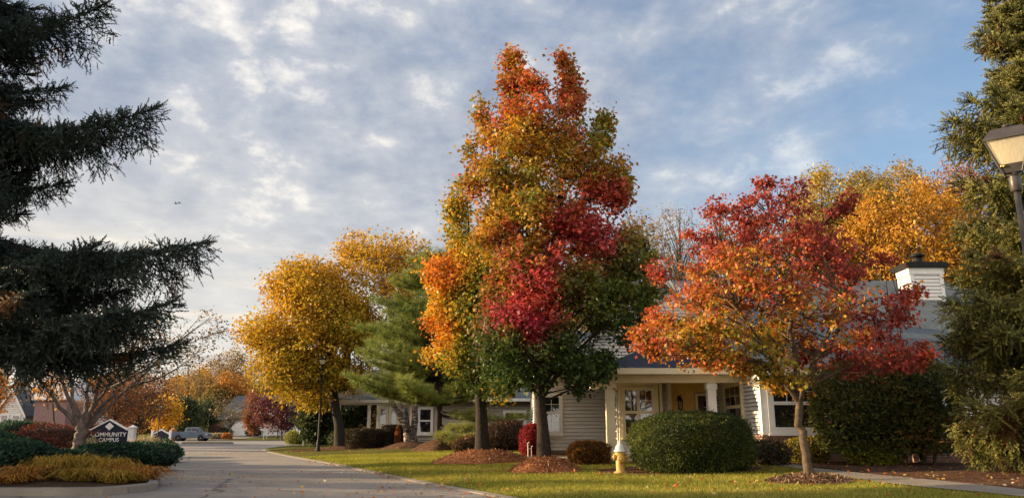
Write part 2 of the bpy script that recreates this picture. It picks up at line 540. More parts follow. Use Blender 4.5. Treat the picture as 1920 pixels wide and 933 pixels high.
def interp(tab, y): return float(np.interp(y, [a for a, _ in tab], [c for _, c in tab]))
def KR(y): return interp(KRp, y)
def KL(y): return interp(KLp, y)
def sstep(a, b_, x):
    t = min(1, max(0, (x - a) / (b_ - a))); return t * t * (3 - 2 * t)


def G(x, y):
    """height of the ground"""
    if y < 68 and x > KR(y):
        d = x - KR(y)
        return .03 + .08 * sstep(0, 1.5, d) + .23 * sstep(.5, 13, d) + .16 * sstep(26, 42, y) * sstep(0, 10, d)
    if 15 <= y < 70 and x < KL(y):
        d = min(KL(y) - x, y - 15)
        return .10 + .30 * sstep(0, 6, d)
    if y > 106:
        return .10 + .55 * sstep(106, 130, y)
    return 0.0


def ray(u, v):
    a = (u - 960) / FPX; c = (466.5 - v) / FPX
    return Vector((a, math.cos(PITCH) - c * math.sin(PITCH), math.sin(PITCH) + c * math.cos(PITCH)))


def gp(u, v):
    """ground point seen at a pixel of the photograph"""
    d = ray(u, v); z = 0.1
    for _ in range(12):
        t = (z - CAMZ) / d.z; p = Vector((0, 0, CAMZ)) + d * t; z = .5 * z + .5 * G(p.x, p.y)
    p.z = z
    return p


def at(u, v, y):
    """point at depth y seen at a pixel"""
    d = ray(u, v); t = y / d.y
    return Vector((d.x * t, y, CAMZ + d.z * t))


def gx(u, y):
    """ground point in the column of pixel u at depth y (vertical lean included)"""
    z = 0.1; x = 0
    for _ in range(4):
        x = (u - 960) / FPX * (y * math.cos(PITCH) + (z - CAMZ) * math.sin(PITCH)); z = G(x, y)
    return Vector((x, y, z))


def mpp(y, z=1.0): return (y * math.cos(PITCH) + (z - CAMZ) * math.sin(PITCH)) / FPX   # metres per photo pixel

# ------------------------------------------------------------------ ground, road, kerbs
def grid(name, P, mat, kind='structure', smooth=True):
    """P: rows of equal length of points"""
    P = [list(r) for r in P]; n = len(P); k = len(P[0])
    vs = [p for r in P for p in r]
    fs = [(i * k + j, i * k + j + 1, (i + 1) * k + j + 1, (i + 1) * k + j) for i in range(n - 1) for j in range(k - 1)]
    me = bpy.data.meshes.new(name); me.from_pydata([tuple(v) for v in vs], [], fs); me.materials.append(mat)
    me.polygons.foreach_set('use_smooth', [smooth] * len(fs))
    bm = bmesh.new(); bm.from_mesh(me); bmesh.ops.recalc_face_normals(bm, faces=bm.faces)
    if sum(f.normal.z for f in bm.faces) < 0: bmesh.ops.reverse_faces(bm, faces=bm.faces)
    bm.to_mesh(me); bm.free()
    o = bpy.data.objects.new(name, me); COL.objects.link(o)
    if kind: o['kind'] = kind
    return o


mb = MB(); mb.add([(-1200, -300, -.06), (1200, -300, -.06), (1200, 1500, -.06), (-1200, 1500, -.06)], [(0, 1, 2, 3)])
tag(mb.build('ground', M['grass']), kind='structure')
grid('road', [[(x, y, 0.0) for x in np.linspace(-90, 60, 30)] for y in np.linspace(-8, 108, 40)], M['road'])

# right-hand lawn, from the kerb outwards
ys = [-20, -5, 2] + list(np.linspace(5, 66, 90))
ts = [0, .01] + list(np.linspace(.35, 16, 34)) + [20, 26, 34, 45, 60, 90]
rows = []
for y in ys:
    r = []
    for i, t in enumerate(ts):
        x = KR(y) + t
        r.append((x, y, -.02 if i == 0 else G(x + .001, y)))
    rows.append(r)
# rounded end towards the cross street
for q in (1, 2):
    rows.append([(KR(66) + .6 * q + t, 66 + .7 * q, -.02 if i == 0 or q == 2 else G(KR(66) + .6 * q + t, 66.5) ) for i, t in enumerate(ts)])
grid('lawn', rows, M['grass'])
mb = MB()
kp = [(KR(y) - .0, y) for y in np.linspace(-4, 66, 60)]
for (x0, y0), (x1, y1) in zip(kp[:-1], kp[1:]):
    mb.add([(x0 - .13, y0, -.01), (x1 - .13, y1, -.01), (x1 - .13, y1, .02), (x0 - .13, y0, .02), (x0 + .03, y0, .034), (x1 + .03, y1, .034)], [(0, 1, 2, 3), (3, 2, 5, 4)])
tag(mb.build('kerb', M['conc']), kind='structure')

# planting bed on the left with its kerb
rows = []
for y in [15.0, 15.02] + list(np.linspace(15.4, 68, 70)):
    kx = KL(y)
    if y < 16.2: kx -= 1.1 - math.sqrt(max(0, 1.21 - (16.1 - y) ** 2))if y < 16.1 else 0
    r = []
    for i, t in enumerate([0, .01, .3, .8, 1.5, 2.5, 4, 6, 8, 11, 15, 20, 30, 45, 70]):
        x = kx - t
        r.append((x, y, -.02 if i == 0 or y == 15.0 else G(min(x, KL(y) - .02), max(y, 15.001))))
    rows.append(r)
rows.append([(p[0], 68.3, -.02) for p in rows[-1]])
grid('bed_ground', rows, M['soil'])
mb = MB()
kp = [(-60, 14.93), (-40, 14.93), (-20, 14.93), (-12, 14.93), (-8.6, 14.93), (-8.1, 14.97), (-7.72, 15.12), (-7.5, 15.4), (-7.42, 15.8)] + [(KL(y) + .1, y) for y in np.linspace(16.3, 67, 40)]
kv = [Vector((a, c, 0)) for a, c in kp]; sec_ = []
for i, p in enumerate(kv):
    d = (kv[min(i + 1, len(kv) - 1)] - kv[max(i - 1, 0)]).normalized(); n = Vector((d.y, -d.x, 0)) * .17
    sec_.append([p + n, p + n * .95 + Vector((0, 0, .125)), p + n * .8 + Vector((0, 0, .14)), p - n * .15 + Vector((0, 0, .145)), p - n * .15 + Vector((0, 0, -.02))])
for a, c in zip(sec_[:-1], sec_[1:]):
    mb.add(a + c, [(j, j + 1, j + 6, j + 5) for j in range(4)])
tag(mb.build('kerb', M['conc']), kind='structure')
# ground left of the camera, where the near spruce stands
grid('verge', [[(x, y, .1 if (x < -9.2 and y < 13.6) else -.03) for x in (-70, -30, -15, -9.3, -9.0)] for y in (-20, 0, 8, 13.5, 13.7)], M['soil'])

# far side of the cross street
rows = []
for y in [106.0, 106.05] + list(np.linspace(107, 135, 24)) + [160, 220, 330, 500]:
    rows.append([(x, y, -.02 if y == 106.0 else G(x, y)) for x in np.linspace(-190, 120, 60)])
grid('far_lawn', rows, M['grass'])


def ribbon(name, A, B, mat, dz, n=30, m=4, kind='structure'):
    """draped sheet between two outlines A and B (lists of (x, y))"""
    def res(Pl, n):
        Pl = [np.array(p, float) for p in Pl]; d = [0]
        for p, q in zip(Pl[:-1], Pl[1:]): d.append(d[-1] + np.linalg.norm(q - p))
        return [np.array([np.interp(t, d, [p[i] for p in Pl]) for i in (0, 1)]) for t in np.linspace(0, d[-1], n)]
    A = res(A, n); B = res(B, n)
    rows = []
    for a, c in zip(A, B):
        rows.append([((a + (c - a) * t)[0], (a + (c - a) * t)[1], G(*(a + (c - a) * t)) + dz) for t in np.linspace(0, 1, m)])
    return grid(name, rows, mat, kind)


def g2(u, v): p = gp(u, v); return (p.x, p.y)


up = [g2(1400, 862), g2(1478, 869), g2(1530, 879), g2(1660, 893), g2(1785, 905), g2(1905, 918), g2(2100, 940)]
lo = [g2(1400, 868), g2(1478, 876), g2(1567, 892), g2(1640, 905), g2(1764, 918), g2(1857, 926), g2(2060, 952)]
ribbon('path', up, lo, M['conc'], .03, 40, 5)
# mulch bed between path and house
ribbon('mulch_bed', [(5.2, 21.9), (7.0, 22.2), (9, 22.4), (14, 22.4), (22, 22.4)], [g2(1380, 880), g2(1478, 868.5), g2(1660, 892.5), g2(1905, 917.5), (22, 12)], M['mulch'], .018, 50, 16)
# bed along left wing and under the big round shrub
ribbon('mulch_bed', [(0.6, 31.2), (2.4, 31.2), (4.2, 31.2)], [(.3, 28.7), (2.4, 28.9), (4.0, 29.3)], M['mulch'], .02, 16, 5)
c0 = gp(1285, 884)
ribbon('mulch_bed', [(c0.x + 2.2 * math.cos(t), c0.y + .7 + 1.9 * math.sin(t)) for t in np.linspace(math.pi, 0, 20)], [(c0.x + 2.25 * math.cos(t), c0.y + .7 - 1.9 * math.sin(t)) for t in np.linspace(math.pi, 0, 20)], M['mulch'], .022, 40, 16)
# walk from the street to the porch (between the two tree mounds)
ribbon('path', [(.6, 28.6), (2.4, 28.3), (4.2, 27.6)], [(.5, 26.9), (2.2, 26.6), (3.4, 26.0)], M['conc'], .025, 12, 4)
# fallen leaves under the far yellow trees: bed
ribbon('mulch_bed', [(-13.0, 46.6), (-9, 46.2), (-5, 45.6), (-1, 44)], [(-12.0, 43.4), (-9, 42.8), (-5, 42.2), (-1, 41.5)], M['mulch'], .02, 24, 6)


def MD(r): return np.maximum(0, 1 - np.asarray(r) ** 1.7) ** .9


def mound(c, rx, ry, h, mat, label, cat='mulch mound', seed=0):
    rs = np.random.default_rng(seed); ph = rs.uniform(0, 6.28, 4)
    V = []; n = 40; k = 12
    for j in range(k + 1):
        r = j / k
        for i in range(n):
            t = 2 * math.pi * i / n
            rr = r * (1 + .06 * math.sin(3 * t + ph[0]) + .04 * math.sin(5 * t + ph[1]) + .02 * math.sin(11 * t + ph[2]))
            x = c[0] + rx * rr * math.cos(t); y = c[1] + ry * rr * math.sin(t)
            z = G(x, y) - .03 + h * MD(r) + rs.normal() * .008
            V.append((x, y, z if j < k else G(x, y) - .03))
    F = [(j * n + i, j * n + (i + 1) % n, (j + 1) * n + (i + 1) % n, (j + 1) * n + i) for j in range(k) for i in range(n)]
    me = bpy.data.meshes.new('mulch_mound'); me.from_pydata(V, [], F); me.materials.append(mat)
    me.polygons.foreach_set('use_smooth', [True] * len(F))
    bm = bmesh.new(); bm.from_mesh(me); bmesh.ops.remove_doubles(bm, verts=bm.verts, dist=.001); bmesh.ops.recalc_face_normals(bm, faces=bm.faces); bm.to_mesh(me); bm.free()
    o = link('mulch_mound', me)
    return tag(o, label, cat, 'mulch mounds round the tree trunks')


YA, YB, YC, YE = 20.6, 26.3, gp(1518, 902).y, 37.5
bA = gx(1021, YA); bB = gx(906, YB); bC = gx(1518, YC); bE = gx(821, YE)
mound(bA, .95, 1.2, .42, M['mulch_red'], 'reddish mulch mound round the trunk of the tall orange and red maple', seed=1)
mound((bB.x - .05, bB.y), 1.75, 1.7, .46, M['mulch_red'], 'broad reddish mulch mound behind and left of the tall maple', seed=2)
mound((bC.x + .0, bC.y), .86, .95, .15, M['mulch'], 'low brown wood chip mound round the small red maple trunk', seed=3)
mound(bE, 1.3, 1.3, .5, M['mulch'], 'dark mulch mound round the pine trunk', seed=4)

# ------------------------------------------------------------------ building kit
def siding(mb, F, z0, z1, ext, bh=.113, n=.034):
    """lapped boards; ext(z) -> list of (s0, s1) spans"""
    k = int(math.ceil((z1 - z0) / bh))
    for i in range(k):
        a = z0 + i * bh; c = min(a + bh, z1)
        for (s0, s1), (t0, t1) in zip(ext(a + .001), ext(c - .001)):
            if s1 - s0 < .01: continue
            if t1 < t0: t0 = t1 = (t0 + t1) / 2
            g = bh * .17
            mb.add([F.pt(s0, a + g, n), F.pt(s1, a + g, n), F.pt(t1, c, .004), F.pt(t0, c, .004), F.pt(s0, a + g, -.05), F.pt(s1, a + g, -.05), F.pt(s0, a, -.05), F.pt(s1, a, -.05), F.pt(s0, a, .004), F.pt(s1, a, .004)], [(0, 1, 2, 3), (4, 5, 1, 0), (6, 7, 5, 4), (8, 9, 7, 6)])
    return mb


def window(parent, F, s0, s1, z0, z1, split=.5, mull=0, muntin=(2, 2), blinds=True, label=None, trim='white_paint', curtain=False, case=.10, lower_dark=True, bh=None):
    F_ = F; F = Frame((F_.o.x, F_.o.y), (F_.o.x + F_.s.x, F_.o.y + F_.s.y)); F.o = F_.o + F_.n * .042; F.n = F_.n
    w = MB().ring(F, s0, s1, z0, z1, case, -.08, .055)
    w.lbox(F, s0 - .03, s1 + .03, z0 - .05, z0 - .002, -.08, .085)
    win = w.build('window', M[trim], parent)
    if label: win['label'] = label
    a, c, e, f = s0 + case, s1 - case, z0 + case, z1 - case
    zm = e + (f - e) * split
    parts = [(a, c)]
    if mull:
        w_ = (c - a) / (mull + 1); parts = [(a + i * w_, a + (i + 1) * w_) for i in range(mull + 1)]
    sa = MB(); gl = MB(); bk = MB(); bl = MB()
    for (p, q) in parts:
        sa.ring(F, p + .003, q - .003, e + .003, zm, .045, -.01, .036)
        sa.ring(F, p + .003, q - .003, zm + .003, f - .003, .045, -.01, .046)
        for (za, zb, mn) in ((zm + .048, f - .048, muntin), (e + .048, zm - .045, (0, 0) if lower_dark else muntin)):
            gl.lbox(F, p + .048, q - .048, za, zb, .018, .022)
            for i in range(1, mn[0]):
                x = p + .048 + (q - p - .096) * i / mn[0]; sa.lbox(F, x - .009, x + .009, za, zb, .023, .030)
            for i in range(1, mn[1]):
                z = za + (zb - za) * i / mn[1]; sa.lbox(F, p + .048, q - .048, z - .009, z + .009, .0235, .0305)
        if blinds:
            k = int((f - e) / .052); frac = bh if bh else 1.0
            for i in range(k):
                z = f - .03 - i * .052
                if z < f - (f - e) * frac: break
                bl.add([F.pt(p + .03, z, .004), F.pt(q - .03, z, .004), F.pt(q - .03, z + .017, .014), F.pt(p + .03, z + .017, .014)], [(0, 1, 2, 3)])
        bk.lbox(F, p, q, e, f, -.015, .001)
    sa.build('sash', M[trim], win)
    gl.build('pane', M['glass'], win)
    bk.build('curtain' if curtain else 'dark_room', M['curtain'] if curtain else M['interior'], win)
    if blinds and bl.v: bl.build('blind', M['blind'], win)
    return win


def roof_plane(mb, pts, t=.12):
    return mb.slab(pts, t)


# ------------------------------------------------------------------ main house (right)
hA = empty('house', (7, 26, .2), 'white sided house with covered porch, blue grey roof and white chimney', 'house')
FX = 7.10   # left face of the projecting block
FY = 22.3
BR = 1.0
# projecting block: brick base, siding, corner boards
Ff = Frame((FX, FY), (18.5, FY)); Fs = Frame((FX, 28.0), (FX, FY))
w = MB()
w.lbox(Ff, .0, 11.08, 0, BR, -.12, .05); w.lbox(Fs, 0, 5.7, 0, BR, -.12, .05)
w.lbox(Ff, -.07, 11.1, BR + .001, BR + .07, -.12, .085); w.lbox(Fs, 0, 5.6, BR + .001, BR + .07, -.12, .086)
w.build('brick_base', M['brick'], hA)
w = MB()
siding(w, Ff, BR + .07, 2.95, lambda z: [(0, 11.08)])
def side_ext(z):  # sloping top under the roof
    return [(max(0, 5.7 - 5.7) if z < 2.95 else 0, 5.7 if z < 2.95 else max(0, 5.7 - (z - 2.95) / .423))]
siding(w, Fs, BR + .07, 5.1, side_ext)
w.build('siding_wall', M['siding'], hA)
w = MB()
w.lbox(Ff, 0, .135, BR + .07, 2.775, 0, .045)
w.lbox(Fs, 5.54, 5.744, BR + .07, 2.95, 0, .042)
for s in (1.72, 2.05): w.lbox(Ff, s, s + .12, BR + .07, 2.775, 0, .046)
w.lbox(Ff, 0, 11.1, 2.78, 2.95, 0, .05)
w.build('corner_board', M['white_paint'], hA)
window(hA, Ff, .14, 1.62, BR + .09, 2.72, .52, muntin=(3, 2), case=.13, label='big window with dark blinds behind the red maple trunk')
window(hA, Fs, 2.0, 4.05, BR + .12, 2.70, .5, muntin=(3, 2), case=.12, trim='cream', label='side window with blinds facing the porch')

# main roof
ev = (FY - .45, 2.85); rd = (33.0, 7.55)
w = MB()
k = (rd[1] - ev[1]) / (rd[0] - ev[0])
w.slab([(FX - .35, ev[0], ev[1]), (18.9, ev[0], ev[1]), (18.9, rd[0], rd[1]), (FX - .35, rd[0], rd[1])], .14)
w.slab([(4.6, 27.4, ev[1] + k * (27.4 - ev[0])), (FX - .36, 27.4, ev[1] + k * (27.4 - ev[0])), (FX - .36, rd[0], rd[1]), (4.6, rd[0], rd[1])], .14)
w.slab([(4.6, rd[0] + .001, rd[1]), (18.9, rd[0] + .001, rd[1]), (18.9, 43, 3.2), (4.6, 43, 3.2)], .14)
# slightly lower roof section to the right of the ridge
roof = w.build('roof', M['shingle'], hA)
w = MB()
w.box(FX - .36, 18.92, ev[0] - .13, ev[0] - .005, ev[1] - .16, ev[1] + .005)
w.build('gutter', M['white_paint'], hA)
w = MB(); w.box(FX + .1, 18.4, FY + .2, 42, .2, 2.8); w.box(4.9, 7.3, 28.2, 42, .2, 3.2)
w.add([(18.4, 22.5, 2.8), (18.4, 42.5, 2.8), (18.4, 33, 7.35)], [(0, 1, 2)])
w.build('wall_core', M['interior'], hA)
# chimney
chx0, chx1, chy0, chy1 = 15.55, 16.8, 29.5, 30.4
ch = MB()
for Fc, L in ((Frame((chx0, chy0), (chx1, chy0)), chx1 - chx0), (Frame((chx0, chy1), (chx0, chy0)), chy1 - chy0), (Frame((chx1, chy0), (chx1, chy1)), chy1 - chy0)):
    siding(ch, Fc, 5.8, 7.3, lambda z: [(0, L)], .14)
ch.box(chx0 + .02, chx1 - .02, chy0 + .02, chy1 - .02, 5.8, 7.3)
cho = ch.build('chimney', M['siding'], hA)
w = MB()
for Fc, L in ((Frame((chx0, chy0), (chx1, chy0)), chx1 - chx0), (Frame((chx0, chy1), (chx0, chy0)), chy1 - chy0)):
    w.lbox(Fc, -.02, .12, 5.8, 7.3, 0, .045); w.lbox(Fc, L - .12, L + .02, 5.8, 7.3, 0, .046)
    w.lbox(Fc, -.06, L + .06, 7.12, 7.37, 0, .07)
w.build('trim_board', M['white_paint'], cho)
w = MB(); w.box(chx0 - .2, chx1 + .2, chy0 - .2, chy1 + .2, 7.38, 7.56)
w.box(chx0 - .1, chx1 + .1, chy0 - .1, chy1 + .1, 7.56, 7.61); w.build('cap', M['black_metal'], cho)
w = MB(); w.lathe(((chx0 + chx1) / 2, (chy0 + chy1) / 2, 7.61), [(.2, 0), (.2, .1), (.17, .12), (.17, .3), (.27, .31), (.27, .38), (.12, .45), (0, .46)], 16)
w.build('flue', M['black_metal'], cho)

# cross gable with wide siding and white rakes
GX, GZ, GW, GY = 5.42, 6.35, 3.2, 27.3
sl_ = .80
Fg = Frame((GX - GW, GY), (GX + GW, GY))
w = MB()
siding(w, Fg, 3.2, GZ - .1, lambda z: [(max(0, GW - (GZ - z) / sl_), min(2 * GW, GW + (GZ - z) / sl_))])
w.build('gable_wall', M['siding'], hA)
w = MB()
for sg in (-1, 1):
    a = [(GX, GY - .36, GZ + .18), (GX + sg * (GW + .35), GY - .36, GZ + .18 - sl_ * (GW + .35)), (GX + sg * (GW + .35), 33.2, GZ + .18 - sl_ * (GW + .35)), (GX, 33.2, GZ + .18)]
    w.slab(a, .12)
w.build('roof', M['shingle_dark'], hA)
w = MB()
for sg in (-1, 1):
    y = GY - .40
    p = [(GX, y, GZ + .20), (GX + sg * (GW + .36), y, GZ + .20 - sl_ * (GW + .36)), (GX + sg * (GW + .36), y, GZ - .06 - sl_ * (GW + .36)), (GX, y, GZ - .10)]
    w.slab(p, .035, (0, 1, 0))
w.slab([(GX - 1.1, GY - .03, GZ - .5 - .38), (GX, GY - .03, GZ - .1), (GX + 1.1, GY - .03, GZ - .5 - .38)], .02, (0, -1, 0))
w.build('rake_board', M['white_paint'], hA)

# left wing
Fl = Frame((.9, 31.0), (4.4, 31.0)); Fll = Frame((.9, 38), (.9, 31.0))
w = MB(); siding(w, Fl, .42, 3.5, lambda z: [(0, 3.5)], .14, .04); siding(w, Fll, .42, 3.5, lambda z: [(0, 7.0)])
w.build('siding_wall', M['siding'], hA)
w = MB(); w.box(1.37, 4.4, 31.02, 38, .1, .43); w.build('foundation', M['conc'], hA)
w = MB(); w.box(1.5, 4.4, 31.2, 38, .43, 3.4); w.build('wall_core', M['interior'], hA)
w = MB(); w.lbox(Fl, -.03, .1, .42, 3.29, 0, .05); w.lbox(Fl, 0, 3.5, 3.3, 3.5, 0, .052); w.build('corner_board', M['white_paint'], hA)
window(hA, Fl, .2, 1.1, 1.03, 2.62, .53, muntin=(2, 2), label='narrow double hung window beside the tall maple trunk', lower_dark=False)
w = MB()
w.slab([(.95, 30.5, 3.42), (4.7, 30.5, 3.42), (4.7, 34.6, 5.5), (.95, 34.6, 5.5)], .12)
w.slab([(.95, 34.6, 5.5), (4.7, 34.6, 5.5), (4.7, 38.6, 3.42), (.95, 38.6, 3.42)], .12)
w.build('roof', M['shingle'], hA)

# porch: slab, sunroom, entry wall, columns, beam and hip roof
PF = 24.0
w = MB(); w.box(2.75, FX + .0, PF, 28.3, .0, .30); w.box(2.7, FX - .2, PF - .04, PF + .02, .2, .31); w.build('porch_floor', M['conc'], hA)
# sunroom (bay with two tall windows and a glazed side door)
SX0, SX1, SY = 3.68, 4.84, 26.2
w = MB()
Fb = Frame((SX0 - .12, SY), (SX1 + .12, SY)); Fbl = Frame((SX0 - .12, 28.3), (SX0 - .12, SY))
siding(w, Fb, .31, .98, lambda z: [(.1, 1.2)], .10)
w.build('siding_wall', M['siding'], hA)
w = MB(); w.lbox(Fb, 0, 1.32, .31, 2.85, -.08, -.003); w.lbox(Fb, 0, .1, .31, 2.85, 0, .05); w.lbox(Fb, 1.2, 1.32, .31, 2.85, 0, .05); w.lbox(Fb, .1, 1.2, 2.62, 2.85, 0, .04)
w.lbox(Fbl, 0, 2.1, 2.5, 2.85, -.08, .03); w.lbox(Fbl, 0, .15, .31, 2.5, -.08, .03)
w.build('wall_panel', M['cream'], hA)
window(hA, Fb, .1, 1.2, .95, 2.6, .5, mull=1, muntin=(2, 2), case=.06, trim='cream', curtain=True, blinds=True, bh=.5, label='pair of tall cream framed windows inside the porch')
# glazed door in the side of the sunroom
dr = MB().ring(Fbl, .25, 1.95, .32, 2.46, .09, -.02, .05).build('door', M['white_paint'], hA); dr['label'] = 'white glazed side door with small panes'
w = MB()
for i in range(5):
    for j in range(8):
        w.ring(Fbl, .36 + i * .296, .36 + (i + 1) * .296, .44 + j * .24, .44 + (j + 1) * .24, .012, .0, .022)
w.build('glazing_bars', M['white_paint'], dr)
w = MB(); w.lbox(Fbl, .34, 1.86, .41, 2.37, -.02, -.004); w.build('pane', M['glass_dark'], dr)
w = MB(); w.lbox(Fbl, 1.84, 1.88, 1.25, 1.4, .05, .10); w.build('handle', M['steel'], dr)
# little lit return with toothed siding beside the sunroom
Fr = Frame((SX1 + .16, 26.9), (SX1 + .46, 26.5))
w = MB(); siding(w, Fr, .31, 2.85, lambda z: [(0, .5)]); w.build('siding_wall', M['siding'], hA)
w = MB(); w.lbox(Fr, .42, .54, .31, 2.85, -.1, .03); w.box(SX1 + .1, SX1 + .2, 26.25, 27.0, .31, 2.85); w.build('corner_board', M['cream'], hA)
# ochre entry wall with door
Fe = Frame((SX1 + .5, 27.0), (FX - .05, 27.0))
w = MB(); w.lbox(Fe, -.06, .95, .31, 2.9, -.1, 0); w.lbox(Fe, .95, 1.95, 2.46, 2.9, -.1, 0); w.build('entry_wall', M['ochre'], hA)
dr = MB().ring(Fe, .97, 1.9, .3, 2.44, .09, -.05, .03).build('door', M['cream'], hA); dr['label'] = 'brown front door with an oval pane in a cream frame'
w = MB(); w.lbox(Fe, 1.06, 1.81, .31, 2.35, -.05, -.012); w.ring(Fe, 1.06, 1.81, .31, 2.35, .13, -.012, .0); w.build('door_leaf', M['brown_door'], dr)
w = MB(); w.lbox(Fe, 1.26, 1.61, .85, 2.15, -.012, -.004)
w.build('pane', M['glass_dark'], dr)
w = MB()
for i in range(6): w.lbox(Fe, 1.26, 1.61, .95 + i * .2, .97 + i * .2, -.003, .003)
w.lbox(Fe, 1.43, 1.45, .9, 2.1, -.002, .004)
w.build('glazing_bars', M['steel'], dr)
w = MB(); w.lathe(Fe.pt(1.13, 1.3, 0), [(.02, 0), (.02, .04), (.035, .05), (.03, .08), (0, .085)], 10, Fe.n); w.build('handle', M['steel'], dr)
w = MB(); w.lbox(Fe, .84, .91, 1.32, 1.5, 0, .03); w.build('doorbell', M['black_metal'], hA)
# porch ceiling, beam, columns
w = MB(); w.box(2.85, FX - .02, PF + .35, 28.2, 2.86, 2.9); w.build('porch_ceiling', M['cream'], hA)
w = MB(); w.box(2.78, FX + .06, PF + .02, PF + .32, 2.62, 2.86); w.box(2.78, 3.05, PF + .33, 28.2, 2.63, 2.86)
w.build('beam', M['cream'], hA)
w = MB(); w.box(2.5, FX - .1, PF - .42, PF + .005, 2.87, 2.91); w.box(2.5, 2.77, PF + .006, 28.2, 2.87, 2.91); w.build('soffit', M['cream'], hA)
w = MB(); w.box(2.44, FX - .1, PF - .5, PF - .43, 2.84, 3.02); w.box(2.37, 2.49, PF - .5, 30.5, 2.84, 3.02); w.build('gutter', M['cream'], hA)
w = MB()
zr = 3.0; hz = 4.25
w.slab([(2.44, PF - .46, zr), (FX + .02, PF - .46, zr), (FX + .02, GY - .02, hz), (5.3, GY - .02, hz)], .08)
w.slab([(2.44, PF - .46, zr), (5.3, GY - .02, hz), (2.44, 30.4, zr)], .08)
w.build('roof', M['shingle_dark'], hA)
for (cx, m_) in ((3.02, "cream"), (6.15, "white_paint")):
    w = MB(); w.box(cx - .13, cx + .13, PF + .05, PF + .31, .3, 2.62)
    w.box(cx - .17, cx + .17, PF + .01, PF + .35, .3, .5); w.box(cx - .165, cx + .165, PF + .015, PF + .345, 2.42, 2.6)
    w.build('column', M[m_], hA)
# downpipe on block corner
w = MB(); w.tube([(FX - .12, 27.6, 2.7), (FX - .12, 27.6, .4)], .04, 8); w.build('downpipe', M['cream'], hA)

# wall lantern: hangs on the wall, part of the house
lc = Fe.pt(.42, 2.28, 0)
w = MB(); w.lathe(lc + Fe.n * .0, [(.06, 0), (.06, .02), (.02, .03)], 12, Fe.n); w.tube([lc + Fe.n * .02, lc + Fe.n * .1 + Vector((0, 0, .03)), lc + Fe.n * .16 + Vector((0, 0, .0))], .012, 6)
L0 = lc + Fe.n * .16
w.lathe(L0 + Vector((0, 0, -.1)), [(.09, 0), (.105, .01), (.05, .1), (.02, .13), (.025, .16), (0, .2)], 6)
w.lathe(L0 + Vector((0, 0, -.42)), [(0, -.06), (.025, -.04), (.03, 0), (.07, .03), (.065, .05)], 6)
for k_ in range(6):
    t = 2 * math.pi * (k_ + .5) / 6
    w.tube([L0 + Vector((.085 * math.cos(t), .085 * math.sin(t), -.1)), L0 + Vector((.062 * math.cos(t), .062 * math.sin(t), -.38))], .007, 4)
wl = w.build('wall_lantern', M['black_metal'], hA)
w = MB(); w.lathe(L0 + Vector((0, 0, -.37)), [(.045, 0), (.062, .26)], 6); w.build('lantern_glass', M['frost'], wl)


# ------------------------------------------------------------------ neighbour house (grey tan, middle distance)
hB = empty('house', (-2, 48, .4), 'grey tan sided house seen under the pine and behind the yellow trees', 'house')
def seg_wall(F, L, z0, z1, mat, par, bh=.15):
    w = MB(); siding(w, F, z0, z1, lambda z: [(0, L)], bh, .04); w.lbox(F, 0, L, z0, z1, -.15, -.06)
    return w.build('siding_wall', M[mat], par)
gB = .5
F1 = Frame((-5.62, 46.0), (2.6, 46.0)); seg_wall(F1, 8.22, gB, 3.05, 'siding_tan', hB)
F1s = Frame((-5.62, 49.0), (-5.62, 46.0)); seg_wall(F1s, 3.0, gB, 3.05, 'siding_tan', hB)
F2 = Frame((-7.1, 49.0), (-5.6, 49.0)); seg_wall(F2, 1.5, gB, 3.05, 'siding', hB)
F2a = Frame((-8.6, 50.0), (-7.1, 50.0)); seg_wall(F2a, 1.5, gB, 3.05, 'siding', hB)
w = MB(); w.lbox(F1, 0, 8.2, .1, gB, -.1, .0); w.build('foundation', M['conc'], hB)
for Fx in (F2, F2a): w = MB(); w.lbox(Fx, 0, 1.5, .1, gB, -.1, 0); w.build('foundation', M['conc'], hB)
w = MB(); w.lbox(F1, -.06, .12, gB, 2.84, 0, .055); w.lbox(F1, 0, 8.2, 2.85, 3.05, 0, .056); w.lbox(F2, -.05, .1, gB, 3.05, 0, .055); w.build('corner_board', M['white_paint'], hB)
window(hB, F1, .12, 1.02, .98, 2.55, .5, muntin=(1, 1), label='dark double hung window on the grey tan wall', blinds=True, bh=.5)
window(hB, F1, 5.1, 6.45, 1.35, 2.35, .5, mull=1, muntin=(1, 1), label='low pair of windows behind the red bush', blinds=True)
window(hB, F2, .75, 1.15, 1.5, 2.75, .5, muntin=(1, 1), blinds=False, label='narrow window on the sunlit siding')
window(hB, F2a, .1, .75, .8, 2.7, .4, muntin=(1, 1), blinds=False, label='tall window beside the porch')
window(hB, F2a, .8, 1.4, .8, 2.7, .4, muntin=(1, 1), blinds=False, label='second tall window beside the porch')
# open porch at the left end
for x in (-10.6, -8.75):
    w = MB(); w.box(x - .09, x + .09, 48.1, 48.28, .5, 2.75); w.build('porch_post', M['white_paint'], hB)
w = MB(); w.box(-10.8, -7.1, 48.0, 48.3, 2.75, 2.98); w.build('beam', M['white_paint'], hB)
w = MB(); w.box(-10.8, -7.1, 47.9, 50.2, .3, .5); w.build('porch_floor', M['conc'], hB)
w = MB()
w.slab([(-6.1, 45.5, 3.02), (3.1, 45.5, 3.02), (3.1, 52, 6.0), (-6.1, 52, 6.0)], .14)
w.slab([(-11.2, 47.6, 3.02), (-6.1, 47.6, 3.02), (-6.1, 52, 5.2), (-9.2, 52, 5.2)], .14)
w.slab([(-9.2, 52.01, 5.2), (3.1, 52.01, 5.2), (3.1, 58, 3.0), (-11.2, 58, 3.0)], .14)
w.build('roof', M['shingle'], hB)
w = MB(); w.box(-6.15, 3.1, 45.36, 45.49, 2.86, 3.02); w.box(-11.2, -6.2, 47.47, 47.59, 2.86, 3.02); w.build('gutter', M['white_paint'], hB)
